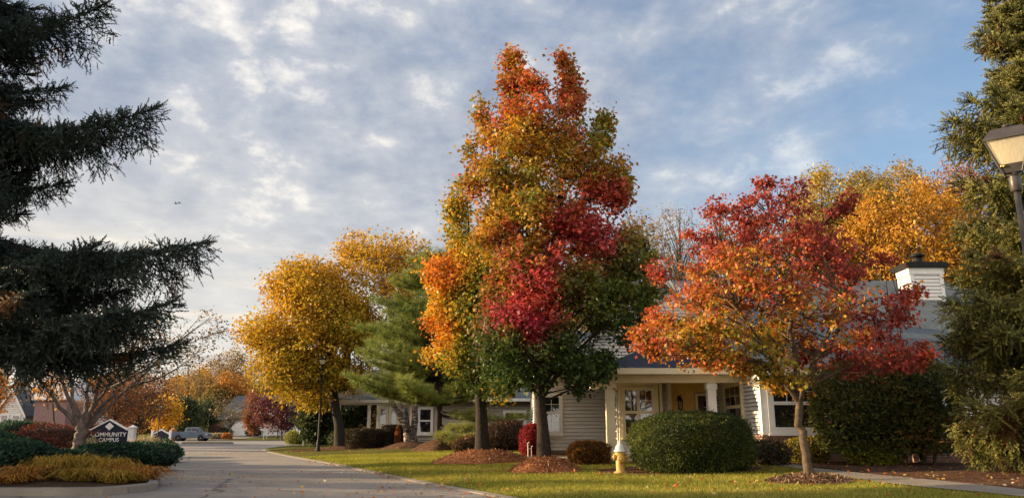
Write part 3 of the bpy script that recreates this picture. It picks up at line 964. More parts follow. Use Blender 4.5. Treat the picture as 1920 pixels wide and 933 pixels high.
w = MB(); w.box(-5.4, 2.6, 46.2, 57, .3, 2.95); w.box(-7.0, -5.5, 49.2, 57, .3, 2.95); w.build('wall_core', M['interior'], hB)

# ------------------------------------------------------------------ house on the left behind the bed
hC = empty('house', (-45, 72, .3), 'pale house with blue grey roof behind the sign and the bare crabapple', 'house')
YC0 = 70.0
def XL(u, y=YC0): return gx(u, y).x
x0, x1 = XL(-160), XL(108)
Fc = Frame((x0, YC0), (x1, YC0)); seg_wall(Fc, x1 - x0, .3, 2.75, 'siding', hC, .16)
Fcr = Frame((x1, YC0), (x1, YC0 + 8)); seg_wall(Fcr, 8, .3, 2.75, 'siding', hC, .16)
w = MB()
w.slab([(x0 - 1, YC0 - .6, 2.75), (x1 + .5, YC0 - .6, 2.75), (x1 + .5, YC0 + 4, 5.3), (x0 - 1, YC0 + 4, 5.3)], .16)
w.slab([(x0 - 1, YC0 + 4.01, 5.3), (x1 + .5, YC0 + 4.01, 5.3), (x1 + .5, YC0 + 8.6, 2.75), (x0 - 1, YC0 + 8.6, 2.75)], .16)
w.build('roof', M['shingle'], hC)
w = MB(); w.box(x0 - 1, x1 + .5, YC0 - .75, YC0 - .61, 2.6, 2.78); w.build('gutter', M['white_paint'], hC)
# entrance gable
gxc = XL(42); gw = 1.15
w = MB(); Fg2 = Frame((gxc - gw, YC0 - 2.2), (gxc + gw, YC0 - 2.2))
siding(w, Fg2, .3, 4.3, lambda z: [(0, 2 * gw)] if z < 2.7 else [(gw - (4.55 - z) * gw / 1.85, gw + (4.55 - z) * gw / 1.85)], .16)
w.lbox(Fg2, 0, 2 * gw, .3, 2.7, -.15, -.06)
w.box(gxc + gw - .06, gxc + gw, YC0 - 2.2, YC0, .3, 2.7)
w.build('gable_wall', M['siding'], hC)
w = MB()
for sg in (-1, 1):
    w.slab([(gxc, YC0 - 2.5, 4.75), (gxc + sg * (gw + .3), YC0 - 2.5, 2.45), (gxc + sg * (gw + .3), YC0 + 2, 2.45), (gxc, YC0 + 2, 4.75)], .14)
w.build('gable_roof', M['shingle'], hC)
w = MB()
for sg in (-1, 1):
    w.slab([(gxc, YC0 - 2.56, 4.8), (gxc + sg * (gw + .32), YC0 - 2.56, 2.45), (gxc + sg * (gw + .32), YC0 - 2.56, 2.2), (gxc, YC0 - 2.56, 4.45)], .04, (0, 1, 0))
w.build('rake_board', M['white_paint'], hC)
for s in (.3, 1.3): window(hC, Fg2, s, s + .75, 1.0, 2.6, .5, muntin=(2, 2), blinds=False, case=.08, label='tall window under the small gable, %s' % ('left of the pair' if s < 1 else 'right of the pair'))
window(hC, Fc, XL(-20) - x0, XL(-4) - x0, .9, 2.3, .5, muntin=(2, 2), blinds=False, case=.08)
# brick end block
bx0, bx1 = XL(94), XL(152)
w = MB(); w.box(bx0, bx1, YC0 - 3, YC0 + .5, .2, 3.9); w.build('brick_block', M['mauve'], hC)
w = MB(); w.slab([(bx0 - .3, YC0 - 3.3, 3.92), (bx1 + .3, YC0 - 3.3, 3.92), (bx1 - .4, YC0 - .5, 6.3), (bx0 + .4, YC0 - .5, 6.3)], .15)
w.slab([(bx1 + .3, YC0 - 3.3, 3.92), (bx1 + .3, YC0 + 1, 3.92), (bx1 - .4, YC0 - .5, 6.3)], .15)
w.build('upper_roof', M['white_paint'], hC)
w = MB(); w.box(x0 + .2, x1 - .2, YC0 + .2, YC0 + 7.8, .3, 2.65); w.build('wall_core', M['interior'], hC)

# ------------------------------------------------------------------ far garage house
YD = 124.0; zD = G(-50, YD)
hD = empty('house', (-50, YD + 4, zD), 'distant pale blue house with two white garage doors and grey roof', 'house')
def XD(u): return gx(u, YD).x
xa, xb = XD(432), XD(556)
Fd = Frame((xa, YD), (xb, YD)); seg_wall(Fd, xb - xa, zD, zD + 2.6, 'siding_blue', hD, .2)
Fd2 = Frame((XD(396), YD + 4), (xa, YD + 4)); seg_wall(Fd2, xa - XD(396), zD, zD + 2.6, 'siding_blue', hD, .2)
for (ua, ub) in ((436, 470), (484, 520)):
    a = XD(ua) - xa; c = XD(ub) - xa
    w = MB(); w.ring(Fd, a - .15, c + .15, zD, zD + 2.35, .13, 0, .06)
    for i in range(4): w.lbox(Fd, a + .0, c - .0, zD + .02 + i * .55, zD + .02 + (i + 1) * .55 - .03, .0, .03)
    w.build('garage_door', M['white_paint'], hD)
w = MB()
xm = (xa + XD(500)) / 2
w.slab([(xa - .5, YD - .5, zD + 2.6), (xb + .5, YD - .5, zD + 2.6), (xb - 3, YD + 6, zD + 5.2), (xa + 3, YD + 6, zD + 5.2)], .2)
w.slab([(xa - .5, YD - .5, zD + 2.6), (xa + 3, YD + 6, zD + 5.2), (xa - .5, YD + 12, zD + 2.6)], .2)
w.slab([(XD(385), YD + 3, zD + 2.6), (xb, YD + 3, zD + 2.6), (xb, YD + 11, zD + 6.6), (XD(392), YD + 11, zD + 6.6)], .2)
w.build('roof', M['shingle'], hD)
w = MB(); gm = XD(473)
Fgd = Frame((gm - 3.6, YD - .55), (gm + 3.6, YD - .55))
w.slab([(gm - 3.9, YD - .6, zD + 2.62), (gm, YD - .6, zD + 4.75), (gm + 3.9, YD - .6, zD + 2.62)], .3, (0, 1, 0)); w.build('front_gable', M['siding_tan'], hD)
w = MB()
for sg in (-1, 1): w.slab([(gm, YD - .75, zD + 4.95), (gm + sg * 4.1, YD - .75, zD + 2.7), (gm + sg * 4.1, YD + 5, zD + 2.7), (gm, YD + 5, zD + 4.95)], .18)
w.build('gable_roof', M['white_paint'], hD)
w = MB(); w.box(xa + .2, xb - .2, YD + .3, YD + 12, zD, zD + 2.5); w.build('wall_core', M['interior'], hD)
# drive in front of the garage
ribbon('driveway', [(xa + .5, YD - .1), (XD(530), YD - .1)], [(xa - 2, 106.2), (XD(500) , 106.2)], M['conc'], .03, 6, 8)

# ------------------------------------------------------------------ trees
LEAF_T = np.array([(0, 0, 0), (.35, .22, .05), (.62, .42, -.05), (.72, .14, .03), (1.0, 0, -.14), (.72, -.14, .03), (.62, -.42, -.05), (.35, -.22, .05)])  # lobed leaf
LEAF_O = np.array([(0, 0, 0), (.4, .26, .06), (1.0, 0, -.1), (.4, -.26, .06)])   # pointed oval leaf


def tubes(name, L, mat, parent, sides=6):
    """L: list of (pts, radii) -> one mesh"""
    V = []; Fc = []; k0 = 0
    ang = np.linspace(0, 2 * np.pi, sides, endpoint=False)
    for pts, rad, sd in L:
        P = np.asarray(pts, float); n = len(P); r = np.asarray(rad, float)
        an = np.linspace(0, 2 * np.pi, sd, endpoint=False)
        d = np.gradient(P, axis=0); d /= np.linalg.norm(d, axis=1, keepdims=True) + 1e-9
        a = np.array([1., 0, 0]) if abs(d[0][0]) < .8 else np.array([0, 1., 0])
        x = np.cross(d, a); x /= np.linalg.norm(x, axis=1, keepdims=True) + 1e-9; y = np.cross(d, x)
        ring = P[:, None, :] + (x[:, None, :] * np.cos(an)[None, :, None] + y[:, None, :] * np.sin(an)[None, :, None]) * r[:, None, None]
        V.append(ring.reshape(-1, 3))
        i = np.arange(n - 1)[:, None] * sd; j = np.arange(sd)[None, :]; j2 = (j + 1) % sd
        Fc.append(np.stack([i + j, i + j2, i + sd + j2, i + sd + j], -1).reshape(-1, 4) + k0)
        k0 += n * sd
    V = np.concatenate(V); Fc = np.concatenate(Fc)
    me = bpy.data.meshes.new(name)
    me.vertices.add(len(V)); me.vertices.foreach_set('co', V.reshape(-1).astype(np.float32))
    me.loops.add(Fc.size); me.loops.foreach_set('vertex_index', Fc.reshape(-1).astype(np.int32))
    me.polygons.add(len(Fc)); me.polygons.foreach_set('loop_start', (np.arange(len(Fc)) * 4).astype(np.int32)); me.polygons.foreach_set('loop_total', np.full(len(Fc), 4, np.int32))
    me.update(calc_edges=True); me.polygons.foreach_set('use_smooth', np.ones(len(Fc), bool))
    me.materials.append(mat)
    return link(name, me, parent)


def curve(a, b_, bend, n=6):
    a = np.array(a, float); b_ = np.array(b_, float); c = (a + b_) / 2 + np.array(bend, float)
    t = np.linspace(0, 1, n)[:, None]
    return (1 - t) ** 2 * a + 2 * (1 - t) * t * c + t ** 2 * b_


def poly_info(poly, P):
    """inside test and distance to the outline for points P (N,2)"""
    poly = np.asarray(poly, float); n = len(poly); ins = np.zeros(len(P), bool); dist = np.full(len(P), 1e9)
    for i in range(n):
        a = poly[i]; b_ = poly[(i + 1) % n]
        c = ((a[1] > P[:, 1]) != (b_[1] > P[:, 1]))
        xx = (b_[0] - a[0]) * (P[:, 1] - a[1]) / (b_[1] - a[1] + 1e-12) + a[0]
        ins ^= c & (P[:, 0] < xx)
        ab = b_ - a; t = np.clip(((P - a) @ ab) / (ab @ ab + 1e-12), 0, 1)
        dist = np.minimum(dist, np.linalg.norm(P - (a + t[:, None] * ab), axis=1))
    return ins, dist


def px_pts(pts, y):
    return np.array([tuple(at(u, v, y)) for u, v in pts])


def px_outline(pts, y):
    o = []
    for u, v in pts:
        p = at(u, v, y); o.append((p.x, p.z))
    return o


def crown_points(outline, yc, n, depth=.9, shell=.6, rng=None, gap=-.55, gapf=1.6, spread=1.0, extra=None, inset=.0):
    """n points in the volume whose outline (x, z) is given; more near the skin"""
    rng = rng or RNG
    o = np.asarray(outline); lo = o.min(0); hi = o.max(0)
    P = rng.uniform(lo, hi, size=(n * 6, 2)); ins, d = poly_info(o, P); P = P[ins & (d > inset)]; d = d[ins & (d > inset)]
    # half width of the crown at this height, as the radius of a roughly round section
    zs = np.linspace(lo[1], hi[1], 40); hw = []
    for z in zs:
        q = np.stack([np.linspace(lo[0], hi[0], 60), np.full(60, z)], 1); i2, _ = poly_info(o, q)
        hw.append(max(.3, i2.sum() / 60 * (hi[0] - lo[0]) / 2))
    Rz = np.interp(P[:, 1], zs, hw)
    dd = np.minimum(d, Rz); hd = np.sqrt(np.maximum(0, 2 * Rz * dd - dd ** 2)) * depth
    t = rng.uniform(-1, 1, len(P)); t = np.sign(t) * np.abs(t) ** shell
    C = np.stack([P[:, 0], yc + t * hd, P[:, 1]], 1)
    w_ = (.7 + hd); keep = rng.uniform(0, w_.max(), len(P)) < w_
    C = C[keep]
    q = vnoise(C, gapf, 777) + .6 * vnoise(C, gapf * 2.3, 778)
    C = C[q > gap]
    m = max(1, int(n / 3.2)); A = C[:m]
    if extra is not None: A = np.concatenate([A, np.repeat(extra, 2, 0)])
    if extra is not None: spread = np.where(np.arange(len(A)) >= m, .28, spread)
    k = rng.integers(0, len(A), n)
    if extra is not None: spread = spread[k][:, None]
    S = A[k] + rng.normal(size=(n, 3)) * np.array([.32, .32, .26]) * spread
    # keep the satellites inside the outline
    i3, d3 = poly_info(o, S[:, [0, 2]]); okk = i3 & (d3 > inset)
    if extra is not None: okk |= np.squeeze(spread) < .5
    S = np.where(okk[:, None], S, A[k])
    return S


def broadleaf(name, label, cat, base, trunk_top, r0, outline, nclus, lpc, lsize, colfn, group=None, yc=None, nlimb=26, sig=.28,
              fork=None, bark='bark', leafmat='leaf', T=LEAF_T, droop=.35, depth=.9, shell=.6, flat=.7, trunks=None, twig_r=.012, lean_limbs=0, seed=1, steep=.9, parts=True, clus=None, gap=-.55, gapf=1.6, spread=1.0, extra=None, inset=.0, arch=.03):
    rng = np.random.default_rng(seed)
    base = np.array(base, float); yc = base[1] if yc is None else yc
    C = crown_points(outline, yc, nclus, depth, shell, rng, gap, gapf, spread, extra, inset) if clus is None else clus
    top = np.array(trunk_top, float)
    root = empty(name, base, label, cat, group)
    zf = fork if fork is not None else base[2] + 1.8
    L = []
    if trunks is None: trunks = [(base, top)]
    nodes = []
    axes = []
    for tk in trunks:
        a, t_ = tk[:2]; a = np.array(a, float); t_ = np.array(t_, float)
        ax = curve(a, t_, rng.normal(size=3) * np.array([.12, .12, 0]) * (t_[2] - a[2]) * .18, 12)
        ax[1:-1] += rng.normal(size=(10, 3)) * np.array([.03, .03, 0])
        rr = r0 * (1 - np.linspace(0, 1, 12)) ** .8 + .015
        if len(tk) > 2: rr = np.linspace(tk[2], tk[3], 12)
        if a[2] < base[2] + .5: rr[0] *= 1.4; rr[1] *= 1.08
        L.append((ax, rr, 10)); axes.append(ax)
    if len(axes) > 2 and len(trunks[0]) > 2: axes = axes[1:]
    # limbs
    idx = rng.choice(len(C), min(nlimb, len(C)), replace=False)
    for i in idx:
        tip = C[i]
        ax = axes[int(np.argmin([np.linalg.norm(a[-1][:2] * .5 + a[0][:2] * .5 - tip[:2]) for a in axes]))] if len(axes) > 1 else axes[0]
        hor = np.linalg.norm(tip[:2] - np.array([np.interp(tip[2], ax[:, 2], ax[:, 0]), np.interp(tip[2], ax[:, 2], ax[:, 1])]))
        z0 = max(zf, min(tip[2] - hor * steep, ax[-1][2] - .3)); z0 = min(z0, ax[-1][2] - .05)
        zt = z0 + rng.uniform(-.1, .25); zt = max(zf, zt)
        s = np.array([np.interp(zt, ax[:, 2], ax[:, k]) for k in range(3)]); s[2] = min(zt, ax[-1][2])
        c = curve(s, tip, (rng.normal(size=3) * .05 + np.array([0, 0, arch])) * np.linalg.norm(tip - s) + 0, 8)
        frac = (s[2] - base[2]) / max(.1, (ax[-1][2] - base[2])); r_ = max(.018, r0 * (1 - frac) ** .8 * .42)
        r_ = min(r_, .012 + .014 * np.linalg.norm(tip - s))
        L.append((c, np.linspace(r_, .008, 8), 5)); nodes.append(c[2:])
    for ax in axes: nodes.append(ax[ax[:, 2] > zf])
    nodes = np.concatenate(nodes)
    # twig from the nearest limb to every cluster
    for i in range(0, len(C)):
        p = C[i]
        dd = np.linalg.norm((nodes - p) * np.array([1, 1, .8]), axis=1) + np.where(nodes[:, 2] > p[2], .5, 0)
        q = nodes[int(np.argmin(dd))]
        if np.linalg.norm(p - q) > .15:
            L.append((curve(q, p, rng.normal(size=3) * .08, 4), np.array([twig_r, twig_r * .8, twig_r * .6, twig_r * .3]), 3))
    tubes('trunk', L, M[bark], root)
    # leaves
    n = len(C) * lpc
    if n:
        cc = np.repeat(C, lpc, 0)
        P = cc + rng.normal(size=(n, 3)) * np.array([sig, sig, sig * flat])
        out = P - np.array([base[0], yc, 0]); out[:, 2] = 0; out /= np.linalg.norm(out, axis=1, keepdims=True) + .3
        d = rng.normal(size=(n, 3)) * .8 + out * .8; d[:, 2] -= droop
        nn = rng.normal(size=(n, 3)) * .7 + np.array([0, 0, .9]) + out * .3
        fr = rotframes(d, nn)
        S = lsize * rng.uniform(.65, 1.25, n)
        col = colfn(P, cc, rng)
        big('crown', scatter(T, P, fr, S), None, M[leafmat], root, np.clip(col, 0, 1))
    return root


def vnoise(P, s, seed):
    """cheap smooth noise in [-1, 1]"""
    r = np.random.default_rng(seed); v = np.zeros(len(P))
    for k in range(5):
        w_ = r.normal(size=3) * s * (1 + .6 * k); ph = r.uniform(0, 6.28)
        v += np.sin(P @ w_ + ph) / (1 + .5 * k)
    return v / 2.6


def chash(cc, k=1.0):
    """one random number per cluster"""
    return np.modf(np.abs(np.sin(cc @ np.array([12.98, 78.23, 37.71]) * k)) * 43758.5)[0]


def palette(stops, t):
    xs = [s[0] for s in stops]
    return np.stack([np.interp(t, xs, [s[1][k] for s in stops]) for k in range(3)], 1)


def jitter(c, rng, a=.18):
    return c * (1 + rng.normal(size=(len(c), 1)) * a) * (1 + rng.normal(size=(len(c), 3)) * a * .35)


GREEN_D = (.035, .065, .018); GREEN = (.07, .11, .02); GREEN_Y = (.22, .23, .03); YEL = (.52, .35, .03); ORG = (.52, .18, .03)
ORR = (.50, .11, .03); RED = (.42, .04, .045); CRIM = (.44, .05, .085); MAR = (.16, .022, .03); BRN = (.22, .10, .05)


def blobs_weight(P, y, bl):
    """bl: (u, v, radius px, weight): soft spots on the side of the crown at pixel u, v"""
    w_ = np.zeros(len(P))
    for (u, v, r, g) in bl:
        c = at(u, v, y); rr = r * mpp(y, c.z)
        d2 = ((P[:, 0] - c.x) ** 2 + (P[:, 2] - c.z) ** 2) / rr ** 2
        w_ += g * np.exp(-d2)
    return w_


# --- tall maple
A_out = px_outline([(963, 98), (975, 130), (1003, 135), (1012, 165), (1030, 172), (1043, 185), (1045, 150), (1052, 100), (1066, 112), (1082, 130), (1098, 160), (1102, 190), (1096, 222), (1105, 235), (1122, 214), (1146, 232), (1143, 262), (1135, 295), (1166, 303), (1178, 345), (1183, 395), (1176, 430), (1203, 445), (1225, 480), (1232, 530), (1226, 570), (1206, 605), (1212, 630), (1180, 650), (1150, 690), (1132, 730), (1090, 742), (1050, 735), (1010, 748), (975, 735), (945, 752), (915, 735), (895, 700), (880, 640), (884, 560), (900, 510), (885, 450), (896, 400), (880, 370), (868, 335), (885, 305), (882, 262), (895, 225), (903, 190), (914, 215), (935, 232), (938, 190), (943, 150), (956, 132)], YA)


def colA(P, cc, rng):
    n1 = vnoise(cc * np.array([1, 1, .5]), 3.0, 5) * .95; n3 = vnoise(cc * np.array([1, 1, .5]), 2.6, 55) * .8; n2 = vnoise(P, 5, 6) * .35
    z = (P[:, 2] - 2) / 10.5
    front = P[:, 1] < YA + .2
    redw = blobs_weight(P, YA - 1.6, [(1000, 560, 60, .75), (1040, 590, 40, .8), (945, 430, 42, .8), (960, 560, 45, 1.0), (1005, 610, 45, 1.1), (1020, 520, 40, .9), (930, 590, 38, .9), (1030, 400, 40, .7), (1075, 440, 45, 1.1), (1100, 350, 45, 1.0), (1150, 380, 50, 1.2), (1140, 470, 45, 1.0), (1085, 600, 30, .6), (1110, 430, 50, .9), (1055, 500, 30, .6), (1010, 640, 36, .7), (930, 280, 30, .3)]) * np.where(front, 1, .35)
    redtop = blobs_weight(P, YA, [(962, 130, 50, .9), (1062, 130, 50, 1.0), (1000, 190, 60, .5), (1075, 190, 60, 1.0), (1080, 290, 55, .7), (980, 200, 60, .7), (930, 280, 60, .55), (1020, 230, 50, .8), (900, 350, 50, .7), (1170, 400, 50, .7)])
    grn = blobs_weight(P, YA, [(1120, 240, 40, 1.3), (1180, 540, 90, 1.3), (1150, 660, 110, 1.5), (1000, 700, 110, 1.5), (940, 700, 70, 1.2), (985, 400, 60, .55), (920, 330, 40, .5), (1090, 700, 80, 1.4), (1070, 545, 45, .5), (900, 620, 50, .8), (1000, 330, 55, .5), (1040, 350, 40, .5)])
    yel = blobs_weight(P, YA, [(960, 300, 60, .9), (1010, 300, 50, .7), (900, 420, 50, .5), (1130, 340, 30, .3), (1050, 430, 70, .6)])
    red = redw * 1.45 + redtop * .95 - .06 + n1 * .7 + .05
    gg = grn * .85 + .55 + n2 - .3 * n3 - .25 * n1
    yy = yel * .8 + .5 + n2 * .5 + .6 * n3
    h1 = chash(cc); h2 = chash(cc, 1.7)
    red = red + (h1 - .5) * 1.4; yy = yy + (h2 - .5) * 1.2
    W = np.stack([red, gg, yy], 1) + rng.normal(size=(len(P), 3)) * .34
    W = np.exp(W * 3.4); W /= W.sum(1, keepdims=True)
    hot = np.clip(.5 + .5 * vnoise(cc, 2.2, 9) - .8 * (P[:, 2] - 7) / 6, 0, 1)[:, None]
    redc = np.array(ORR) * (1 - hot) + np.array(CRIM) * hot
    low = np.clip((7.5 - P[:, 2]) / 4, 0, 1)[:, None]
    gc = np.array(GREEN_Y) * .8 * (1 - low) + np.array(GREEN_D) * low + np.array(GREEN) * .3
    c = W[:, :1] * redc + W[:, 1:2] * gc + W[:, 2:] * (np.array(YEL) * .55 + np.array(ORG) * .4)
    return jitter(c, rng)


topA = at(975, 240, YA)
A_tr = [((bA.x, bA.y, bA.z + .25), (topA.x, YA, topA.z)), ((bA.x, bA.y, bA.z + 2.2), (at(1068, 180, YA).x, YA + .3, at(1068, 180, YA).z))]
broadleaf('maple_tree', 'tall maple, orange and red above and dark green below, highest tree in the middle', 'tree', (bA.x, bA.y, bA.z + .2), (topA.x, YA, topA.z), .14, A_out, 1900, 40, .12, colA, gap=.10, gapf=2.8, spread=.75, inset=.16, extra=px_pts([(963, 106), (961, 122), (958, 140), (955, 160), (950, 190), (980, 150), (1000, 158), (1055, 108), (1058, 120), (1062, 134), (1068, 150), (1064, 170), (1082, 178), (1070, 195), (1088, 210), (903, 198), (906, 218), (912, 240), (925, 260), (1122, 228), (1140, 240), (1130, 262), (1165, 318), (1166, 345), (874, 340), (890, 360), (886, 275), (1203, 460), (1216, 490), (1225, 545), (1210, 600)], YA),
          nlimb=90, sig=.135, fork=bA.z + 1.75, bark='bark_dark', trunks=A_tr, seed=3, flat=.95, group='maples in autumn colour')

# --- maple behind and to the left
B_out = px_outline([(866, 350), (884, 395), (905, 440), (930, 480), (985, 500), (1000, 600), (990, 700), (950, 750), (905, 752), (870, 755), (842, 738), (815, 705), (806, 660), (828, 625), (804, 605), (815, 560), (800, 520), (814, 492), (843, 474), (838, 430), (850, 385)], YB)


def colB(P, cc, rng):
    n1 = vnoise(cc, 1.3, 15); n2 = vnoise(P, 4.0, 16) * .5
    o = blobs_weight(P, YB, [(818, 510, 45, .9), (845, 520, 30, .5), (830, 650, 40, .6), (812, 620, 30, .5)])
    g = blobs_weight(P, YB, [(950, 600, 80, 1.1), (920, 700, 60, .6)])
    t = np.clip(.40 + .26 * (chash(cc) - .5) + .30 * n1 + .2 * n2 + .5 * o - .30 * g + .06 + rng.normal(size=len(P)) * .08, 0, 1)
    return jitter(palette([(0, GREEN_D), (.22, GREEN), (.42, GREEN_Y), (.6, YEL), (.85, (.66, .28, .03)), (1, ORG)], t), rng)


tB = at(878, 400, YB)
broadleaf('maple_tree', 'yellow and green maple behind the tall maple, orange tinged on its left side', 'tree', (bB.x, bB.y, bB.z + .2), (tB.x, YB, tB.z), .21, B_out, 1000, 40, .14, colB, gap=-.2, gapf=1.9, spread=.9, inset=.16, extra=px_pts([(866, 356), (868, 375), (855, 385), (850, 400), (862, 410), (845, 430), (818, 495), (803, 520), (806, 605), (812, 660)], YB),
          nlimb=55, sig=.20, fork=bB.z + 2.3, bark='bark_dark', seed=5, flat=.85, group='maples in autumn colour')

# --- small red maple in front of the house
C_out = px_outline([(1425, 338), (1440, 330), (1452, 350), (1475, 360), (1500, 343), (1512, 365), (1508, 400), (1535, 405), (1560, 375), (1592, 362), (1602, 385), (1588, 420), (1575, 445), (1612, 450), (1640, 465), (1668, 492), (1640, 512), (1595, 525), (1650, 548), (1680, 530), (1706, 530), (1712, 555), (1700, 590), (1690, 618), (1655, 640), (1700, 650), (1738, 642), (1730, 672), (1700, 690), (1650, 708), (1600, 715), (1560, 732), (1530, 748), (1480, 742), (1440, 722), (1400, 705), (1350, 702), (1300, 690), (1260, 682), (1215, 665), (1193, 632), (1200, 600), (1228, 585), (1250, 562), (1222, 520), (1226, 492), (1262, 500), (1290, 480), (1300, 455), (1293, 420), (1330, 400), (1343, 365), (1375, 378), (1398, 360)], YC)


def colC(P, cc, rng):
    n1 = vnoise(cc, 2.0, 25); n2 = vnoise(P, 6, 26)
    yl = blobs_weight(P, YC, [(1460, 690, 70, 1.0), (1400, 650, 70, .8), (1330, 620, 60, .7), (1470, 600, 70, .55), (1280, 640, 60, .55), (1390, 520, 45, .45), (1230, 640, 40, .3), (1550, 600, 60, .3), (1340, 520, 50, .3)])
    rd = blobs_weight(P, YC, [(1440, 370, 80, .7), (1380, 420, 70, .5), (1560, 400, 70, .9), (1600, 480, 80, .6), (1650, 560, 80, .7), (1680, 670, 70, 1.0), (1600, 680, 70, .9), (1240, 500, 30, .7), (1320, 440, 50, .5), (1450, 540, 60, .3)])
    t = np.clip(.54 + .28 * (chash(cc) - .5) + .14 * n1 + .12 * n2 - .34 * yl + .34 * rd + rng.normal(size=len(P)) * .09, 0, 1)
    c = palette([(0, (.24, .23, .03)), (.2, (.48, .30, .035)), (.36, (.50, .19, .035)), (.55, (.44, .10, .04)), (.72, (.36, .055, .045)), (1, (.24, .055, .045))], t)
    c2 = jitter(c, rng, .2)
    g = rng.uniform(size=len(P)) < .10 * (yl > .3)
    c2[g] = np.array(GREEN_Y) * .7
    return c2


tC = at(1497, 470, YC)
C_tr = [((bC.x, bC.y, bC.z + .1), (gx(1500, YC).x, YC, 2.05)), ]
fk = np.array([at(1496, 742, YC).x, YC, at(1496, 742, YC).z])
f0 = tuple(fk - [0, 0, .12])
C_tr = [((bC.x, bC.y, bC.z + .1), tuple(fk), .088, .068), (f0, (at(1470, 400, YC).x, YC, at(1470, 400, YC).z), .07, .012), (f0, (at(1345, 560, YC).x, YC - .7, at(1345, 560, YC).z), .055, .012), (f0, (at(1610, 520, YC).x, YC + .4, at(1610, 520, YC).z), .055, .012), (f0, (at(1540, 560, YC).x, YC - 1.2, at(1540, 560, YC).z), .05, .012)]
broadleaf('maple_tree', 'small spreading red maple in front of the house, golden on its lower left', 'tree', (bC.x, bC.y, bC.z + .1), tuple(fk), .115, C_out, 1100, 27, .088, colC, gap=.10, gapf=2.9, spread=.55, inset=.11, extra=px_pts([(1430, 342), (1440, 350), (1500, 350), (1495, 368), (1590, 370), (1580, 390), (1350, 375), (1340, 395), (1232, 498), (1240, 512), (1200, 620), (1210, 640), (1225, 655), (1708, 540), (1700, 560), (1690, 590), (1730, 655), (1715, 675), (1690, 680), (1660, 690), (1650, 480), (1230, 590), (1300, 440)], YC),
          nlimb=75, sig=.105, fork=fk[2] - .02, bark='bark_tan', trunks=C_tr, seed=8, flat=.55, droop=.9, arch=.13, steep=.38, group='maples in autumn colour')


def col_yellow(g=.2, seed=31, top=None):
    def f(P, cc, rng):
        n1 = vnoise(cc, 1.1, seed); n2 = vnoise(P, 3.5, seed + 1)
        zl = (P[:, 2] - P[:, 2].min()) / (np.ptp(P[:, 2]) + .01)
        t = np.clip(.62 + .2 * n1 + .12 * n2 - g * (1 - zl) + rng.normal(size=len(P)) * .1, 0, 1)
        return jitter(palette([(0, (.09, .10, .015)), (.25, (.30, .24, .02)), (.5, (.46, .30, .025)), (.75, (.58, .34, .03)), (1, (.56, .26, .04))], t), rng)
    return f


# --- yellow pears
YD1 = 45.0
D1_out = px_outline([(448, 622), (468, 600), (492, 585), (498, 545), (512, 510), (545, 492), (562, 474), (600, 480), (625, 486), (645, 500), (668, 520), (690, 560), (712, 600), (715, 650), (700, 700), (668, 742), (625, 740), (598, 775), (560, 770), (530, 752), (500, 742), (478, 705), (478, 668), (446, 655)], YD1)
bD = gx(640, YD1)
D_tr = [((bD.x, bD.y, bD.z), (at(615, 600, YD1).x, YD1, at(615, 600, YD1).z)), ((bD.x, bD.y, bD.z + 3.2), (at(570, 560, YD1).x, YD1 - .5, at(570, 560, YD1).z)), ((bD.x, bD.y, bD.z + 3.5), (at(655, 560, YD1).x, YD1 + .5, at(655, 560, YD1).z))]
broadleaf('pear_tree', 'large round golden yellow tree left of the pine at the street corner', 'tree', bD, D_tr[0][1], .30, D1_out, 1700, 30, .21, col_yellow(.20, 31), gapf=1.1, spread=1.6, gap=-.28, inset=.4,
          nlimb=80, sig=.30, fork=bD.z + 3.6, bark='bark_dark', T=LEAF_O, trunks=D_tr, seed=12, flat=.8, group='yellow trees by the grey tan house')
YD2 = 47.5
D2_out = px_outline([(648, 478), (668, 455), (690, 452), (705, 462), (728, 452), (760, 456), (785, 448), (806, 470), (812, 510), (800, 550), (770, 600), (735, 640), (700, 660), (668, 640), (650, 580), (640, 520)], YD2)
bD2 = gx(768, 41.5)
D2_tr = [((bD2.x, bD2.y, bD2.z), (at(725, 520, YD2).x, YD2 - 2, at(725, 520, YD2).z)), ((bD2.x + .15, bD2.y, bD2.z), (at(800, 560, YD2).x, YD2 - 3, at(800, 600, YD2).z)), ((bD2.x - .1, bD2.y, bD2.z + .9), (at(705, 690, 41.5).x, 41.2, at(705, 700, 41.5).z))]
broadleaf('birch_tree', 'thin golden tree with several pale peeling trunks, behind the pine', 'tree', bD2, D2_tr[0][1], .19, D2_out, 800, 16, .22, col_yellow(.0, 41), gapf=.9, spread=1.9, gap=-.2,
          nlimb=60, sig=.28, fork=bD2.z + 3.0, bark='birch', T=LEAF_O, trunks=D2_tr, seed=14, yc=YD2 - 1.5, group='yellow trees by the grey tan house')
mound((bD2.x, bD2.y), 1.5, 1.3, .35, M['mulch'], 'dark mulch mound under the peeling birch trunks', seed=5)
mound((bD.x, bD.y), 1.5, 1.3, .22, M['mulch'], 'dark mulch mound under the large golden tree', seed=6)

